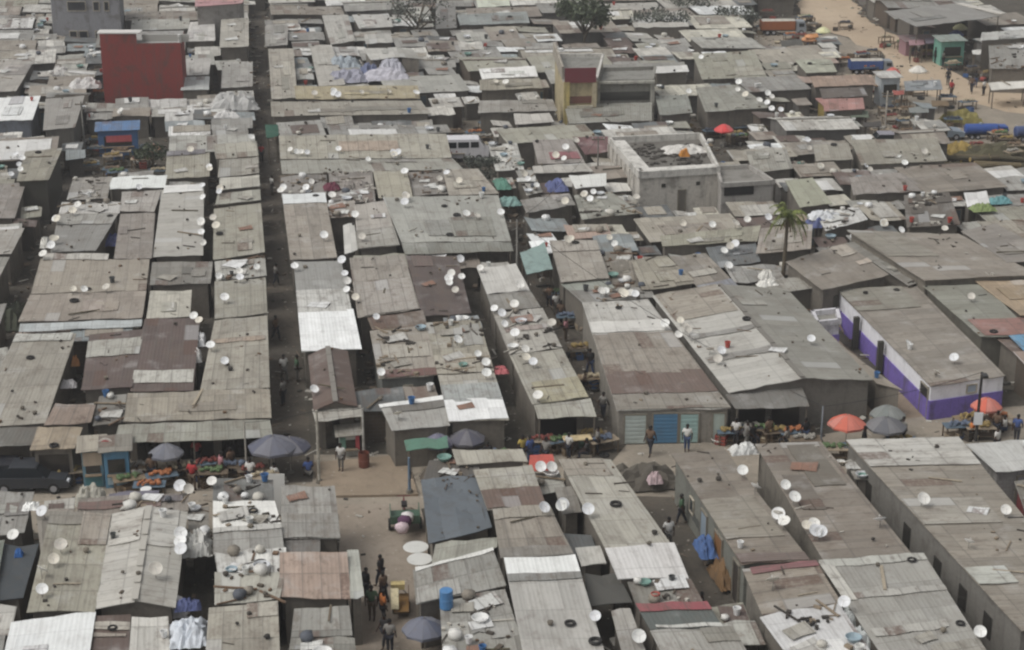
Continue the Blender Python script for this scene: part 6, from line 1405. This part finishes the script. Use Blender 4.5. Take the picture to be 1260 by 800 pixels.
tree(188, 214, 2.6, 1.5, 900, 'leaf', 'low green bush behind the white strip roof', seed=8, name='bush', leafs=.13)
tree(594, 238, 3.0, 1.3, 900, 'dark', 'dark bush in top of the crowded alley', seed=11, name='bush', leafs=.13)
tree(848, 28, 3.6, 3.0, 900, 'dark', 'dark low tree clump behind olive roof pair', seed=14, leafs=.18)
tree(812, 52, 3.4, 3.2, 1100, 'dark', 'dark rounded tree right of the dense green tree', seed=15, leafs=.18)
tree(905, 42, 3.0, 2.4, 800, 'dark', 'dark green tree left of the orange lorry', seed=16, leafs=.18)
# palm
q = random.Random(4); t = empty('palm_tree', P(961, 372, 0)); tag(t, 'single tall palm with drooping yellow green fronds', 'palm'); H_ = 6.4
m = MB()
for k in range(8): m.tube((.02 * k, 0, H_ * k / 8), (.02 * (k + 1), 0, H_ * (k + 1) / 8), .17 - .008 * k, .155 - .008 * k, 9, caps=(k == 0))
m.build('trunk', 'wood', t, '5f5648'); m = MB(); top = Vector((.16, 0, H_))
for k in range(34):
    a = q.uniform(0, 6.28); up_ = q.uniform(-.35, 1.1); L_ = q.uniform(1.3, 1.9); d = Vector((math.cos(a), math.sin(a), 0)); side = Vector((-d.y, d.x, 0)); prev = None; n = 9
    for i in range(n + 1):
        f = i / n; p_ = top + d * (L_ * f * (1 - .18 * f)) + Vector((0, 0, L_ * (up_ * f - .95 * f * f)))
        if prev is not None:
            m.tube(prev, p_, .022, .016, 5, caps=False)
            for s_ in (-1, 1):
                for jj in range(2):
                    b_ = prev.lerp(p_, jj * .5); ln = .42 * (1 - f * .6); tip = b_ + side * s_ * ln + d * ln * .5 + Vector((0, 0, -ln * .55)); m.add([b_, b_ + d * .07, tip], [(0, 1, 2)])
        prev = p_
m.build('crown', 'palm', t)
m = MB(); q = random.Random(6)
for k in range(16):
    a = q.uniform(0, 6.28); m.tube(top + Vector((0, 0, -.15)), top + Vector((math.cos(a) * .5, math.sin(a) * .5, -q.uniform(.9, 1.3))), .05, .02, 5)
m.build('dead_fronds', 'wood', t, '6d6248')

# ------------------------------------------------------------------ overhead cables
TOPS = {}
for o in list(COL.objects):
    if o.name.startswith('utility_pole') and o.type == 'EMPTY':
        sh_ = [c for c in o.children if c.name.startswith('shaft')][0]; TOPS[o['label']] = o.location + Vector((0, 0, max(v.co.z for v in sh_.data.vertices)))
def cable(a, b, lab):
    A = [v for k, v in TOPS.items() if a in k][0]; B = [v for k, v in TOPS.items() if b in k][0] if isinstance(b, str) else b
    m = MB(); pr = A
    for k in range(1, 13):
        f = k / 12; q = A.lerp(B, f) - Vector((0, 0, 1.1 * 4 * f * (1 - f) * min(1, (B - A).length / 40))); m.tube(pr, q, .014, n=4, caps=False); pr = q
    tag(m.build('overhead_cable', 'rubber', None, '2a2a2a'), lab, 'cable')
cable('black lamp post', 'bluish thin post', 'thin black cable from black lamp post to bluish post')
cable('pale post at plaza corner', 'thin pale post at straight', 'thin cable from plaza corner post to straight alley post')
cable('pale post at plaza corner', 'reddish brown foot', 'thin cable between the two pale plaza posts')
cable('teal awning', 'left of concrete house', 'thin cable from teal awning pole to concrete house pole')
cable('bluish thin post', 'teal awning', 'long thin cable from bluish post to teal awning pole')
# ------------------------------------------------------------------ uncountable litter and scrap on the open ground
m = MB(); mm = {c: MB() for c in ('pale', 'brown', 'dark')}
def scrap(p_, s_, key):
    k = R.random(); M_ = Matrix.Rotation(R.uniform(0, 6.28), 3, 'Z') @ Matrix.Rotation(R.gauss(0, .25), 3, 'X')
    d = (s_ * R.uniform(.5, 1.6), s_ * R.uniform(.3, .9), s_ * R.uniform(.04, .5)) if k < .6 else (s_ * R.uniform(1.5, 3.5), s_ * .2, s_ * .12)
    mm[key].box(p_ + Vector((0, 0, d[2] * .5)), d, M=M_)
n = 0
cells = np.argwhere(INV & ~OCC)
for idx in R.sample(range(len(cells)), min(len(cells), 5200)):
    j, i = cells[idx]; c = EX * (U0 + (i + R.random()) * CELL) + EY * (V0 + (j + R.random()) * CELL)
    for _ in range(R.choice([1, 1, 2])): scrap(c + Vector((R.gauss(0, .15), R.gauss(0, .15), R.choice([0, 0, 0, .25, .5]))), R.uniform(.14, .5), R.choice(['pale', 'brown', 'dark', 'brown']))
for poly, dens in ((KEEP[0], .5), (KEEP[6], .9), (KEEP[7], .9), (KEEP[8], .7), (KEEP[2], .6), (KEEP[1], .16), (KEEP[4], .16), (KEEP[5], .6)) + tuple((k, .9) for k in KEEP[11:27]):
    xs = [v.x for v in poly]; ys = [v.y for v in poly]; A_ = (max(xs) - min(xs)) * (max(ys) - min(ys))
    for _ in range(int(min(4200, A_ * dens))):
        p_ = Vector((R.uniform(min(xs), max(xs)), R.uniform(min(ys), max(ys)), .01))
        if inpoly(p_.x, p_.y, poly) and not inpoly(p_.x, p_.y, KEEP[3]): scrap(p_, R.uniform(.08, .3), R.choice(['pale', 'brown', 'dark', 'brown']))
for key, c, mt in (('pale', 'b5b1a8', 'cloth'), ('brown', '75685a', 'wood'), ('dark', '45423e', 'cloth')):
    o = mm[key].build('litter', mt, None, c); o['kind'] = 'stuff'
# ------------------------------------------------------------------ the town beyond the frame edges reads on to the horizon; labels
finish_labels()
# ------------------------------------------------------------------ overcast daylight
w = bpy.data.worlds.new('World'); scene.world = w; w.use_nodes = True; nt = w.node_tree; nt.nodes.clear()
SUN_EL, SUN_AZ = rad(56), rad(-114)      # azimuth from +y towards +x: behind the scene, to the left
sky = nt.nodes.new('ShaderNodeTexSky'); sky.sky_type = 'NISHITA'; sky.sun_disc = False; sky.sun_elevation = SUN_EL; sky.sun_rotation = SUN_AZ
sky.air_density = 1.2; sky.dust_density = 6.; sky.ozone_density = 1.
hs = nt.nodes.new('ShaderNodeHueSaturation'); hs.inputs['Saturation'].default_value = .16
bg = nt.nodes.new('ShaderNodeBackground'); bg.inputs[1].default_value = .15; out = nt.nodes.new('ShaderNodeOutputWorld')
nt.links.new(sky.outputs[0], hs.inputs['Color']); nt.links.new(hs.outputs[0], bg.inputs[0]); nt.links.new(bg.outputs[0], out.inputs[0])
ld = bpy.data.lights.new('sun', 'SUN'); ld.energy = .9; ld.angle = rad(28); ld.color = (1, .98, .93); sun = bpy.data.objects.new('sun', ld); COL.objects.link(sun)
dv = Vector((math.sin(SUN_AZ) * math.cos(SUN_EL), math.cos(SUN_AZ) * math.cos(SUN_EL), math.sin(SUN_EL))); sun.rotation_euler = (-dv).to_track_quat('-Z', 'Y').to_euler(); sun.location = (0, 0, 80)
vs = scene.view_settings; vs.view_transform = 'Standard'; vs.look = 'None'; vs.gamma = 1; vs.exposure = -.28; vs.use_curve_mapping = False
cy = scene.cycles; cy.max_bounces = 5; cy.diffuse_bounces = 3; cy.glossy_bounces = 2; cy.use_denoising = True
cy.filter_width = 2.3
# ------------------------------------------------------------------ thin haze: one closed box round camera and town
m_, nt_, b_ = newmat('haze_air'); nt_.nodes.remove(b_)
pv = nt_.nodes.new('ShaderNodeVolumePrincipled'); pv.inputs['Color'].default_value = (.9, .92, .95, 1); pv.inputs['Density'].default_value = .00042; pv.inputs['Anisotropy'].default_value = .2
nt_.links.new(pv.outputs[0], [n for n in nt_.nodes if n.type == 'OUTPUT_MATERIAL'][0].inputs['Volume'])
m = MB(); m.box((0, 2300, 24), (10400, 5400 + 60, 50)); hz = m.build('haze', m_); hz['kind'] = 'stuff'; hz.display_type = 'WIRE'
cy.volume_bounces = 1
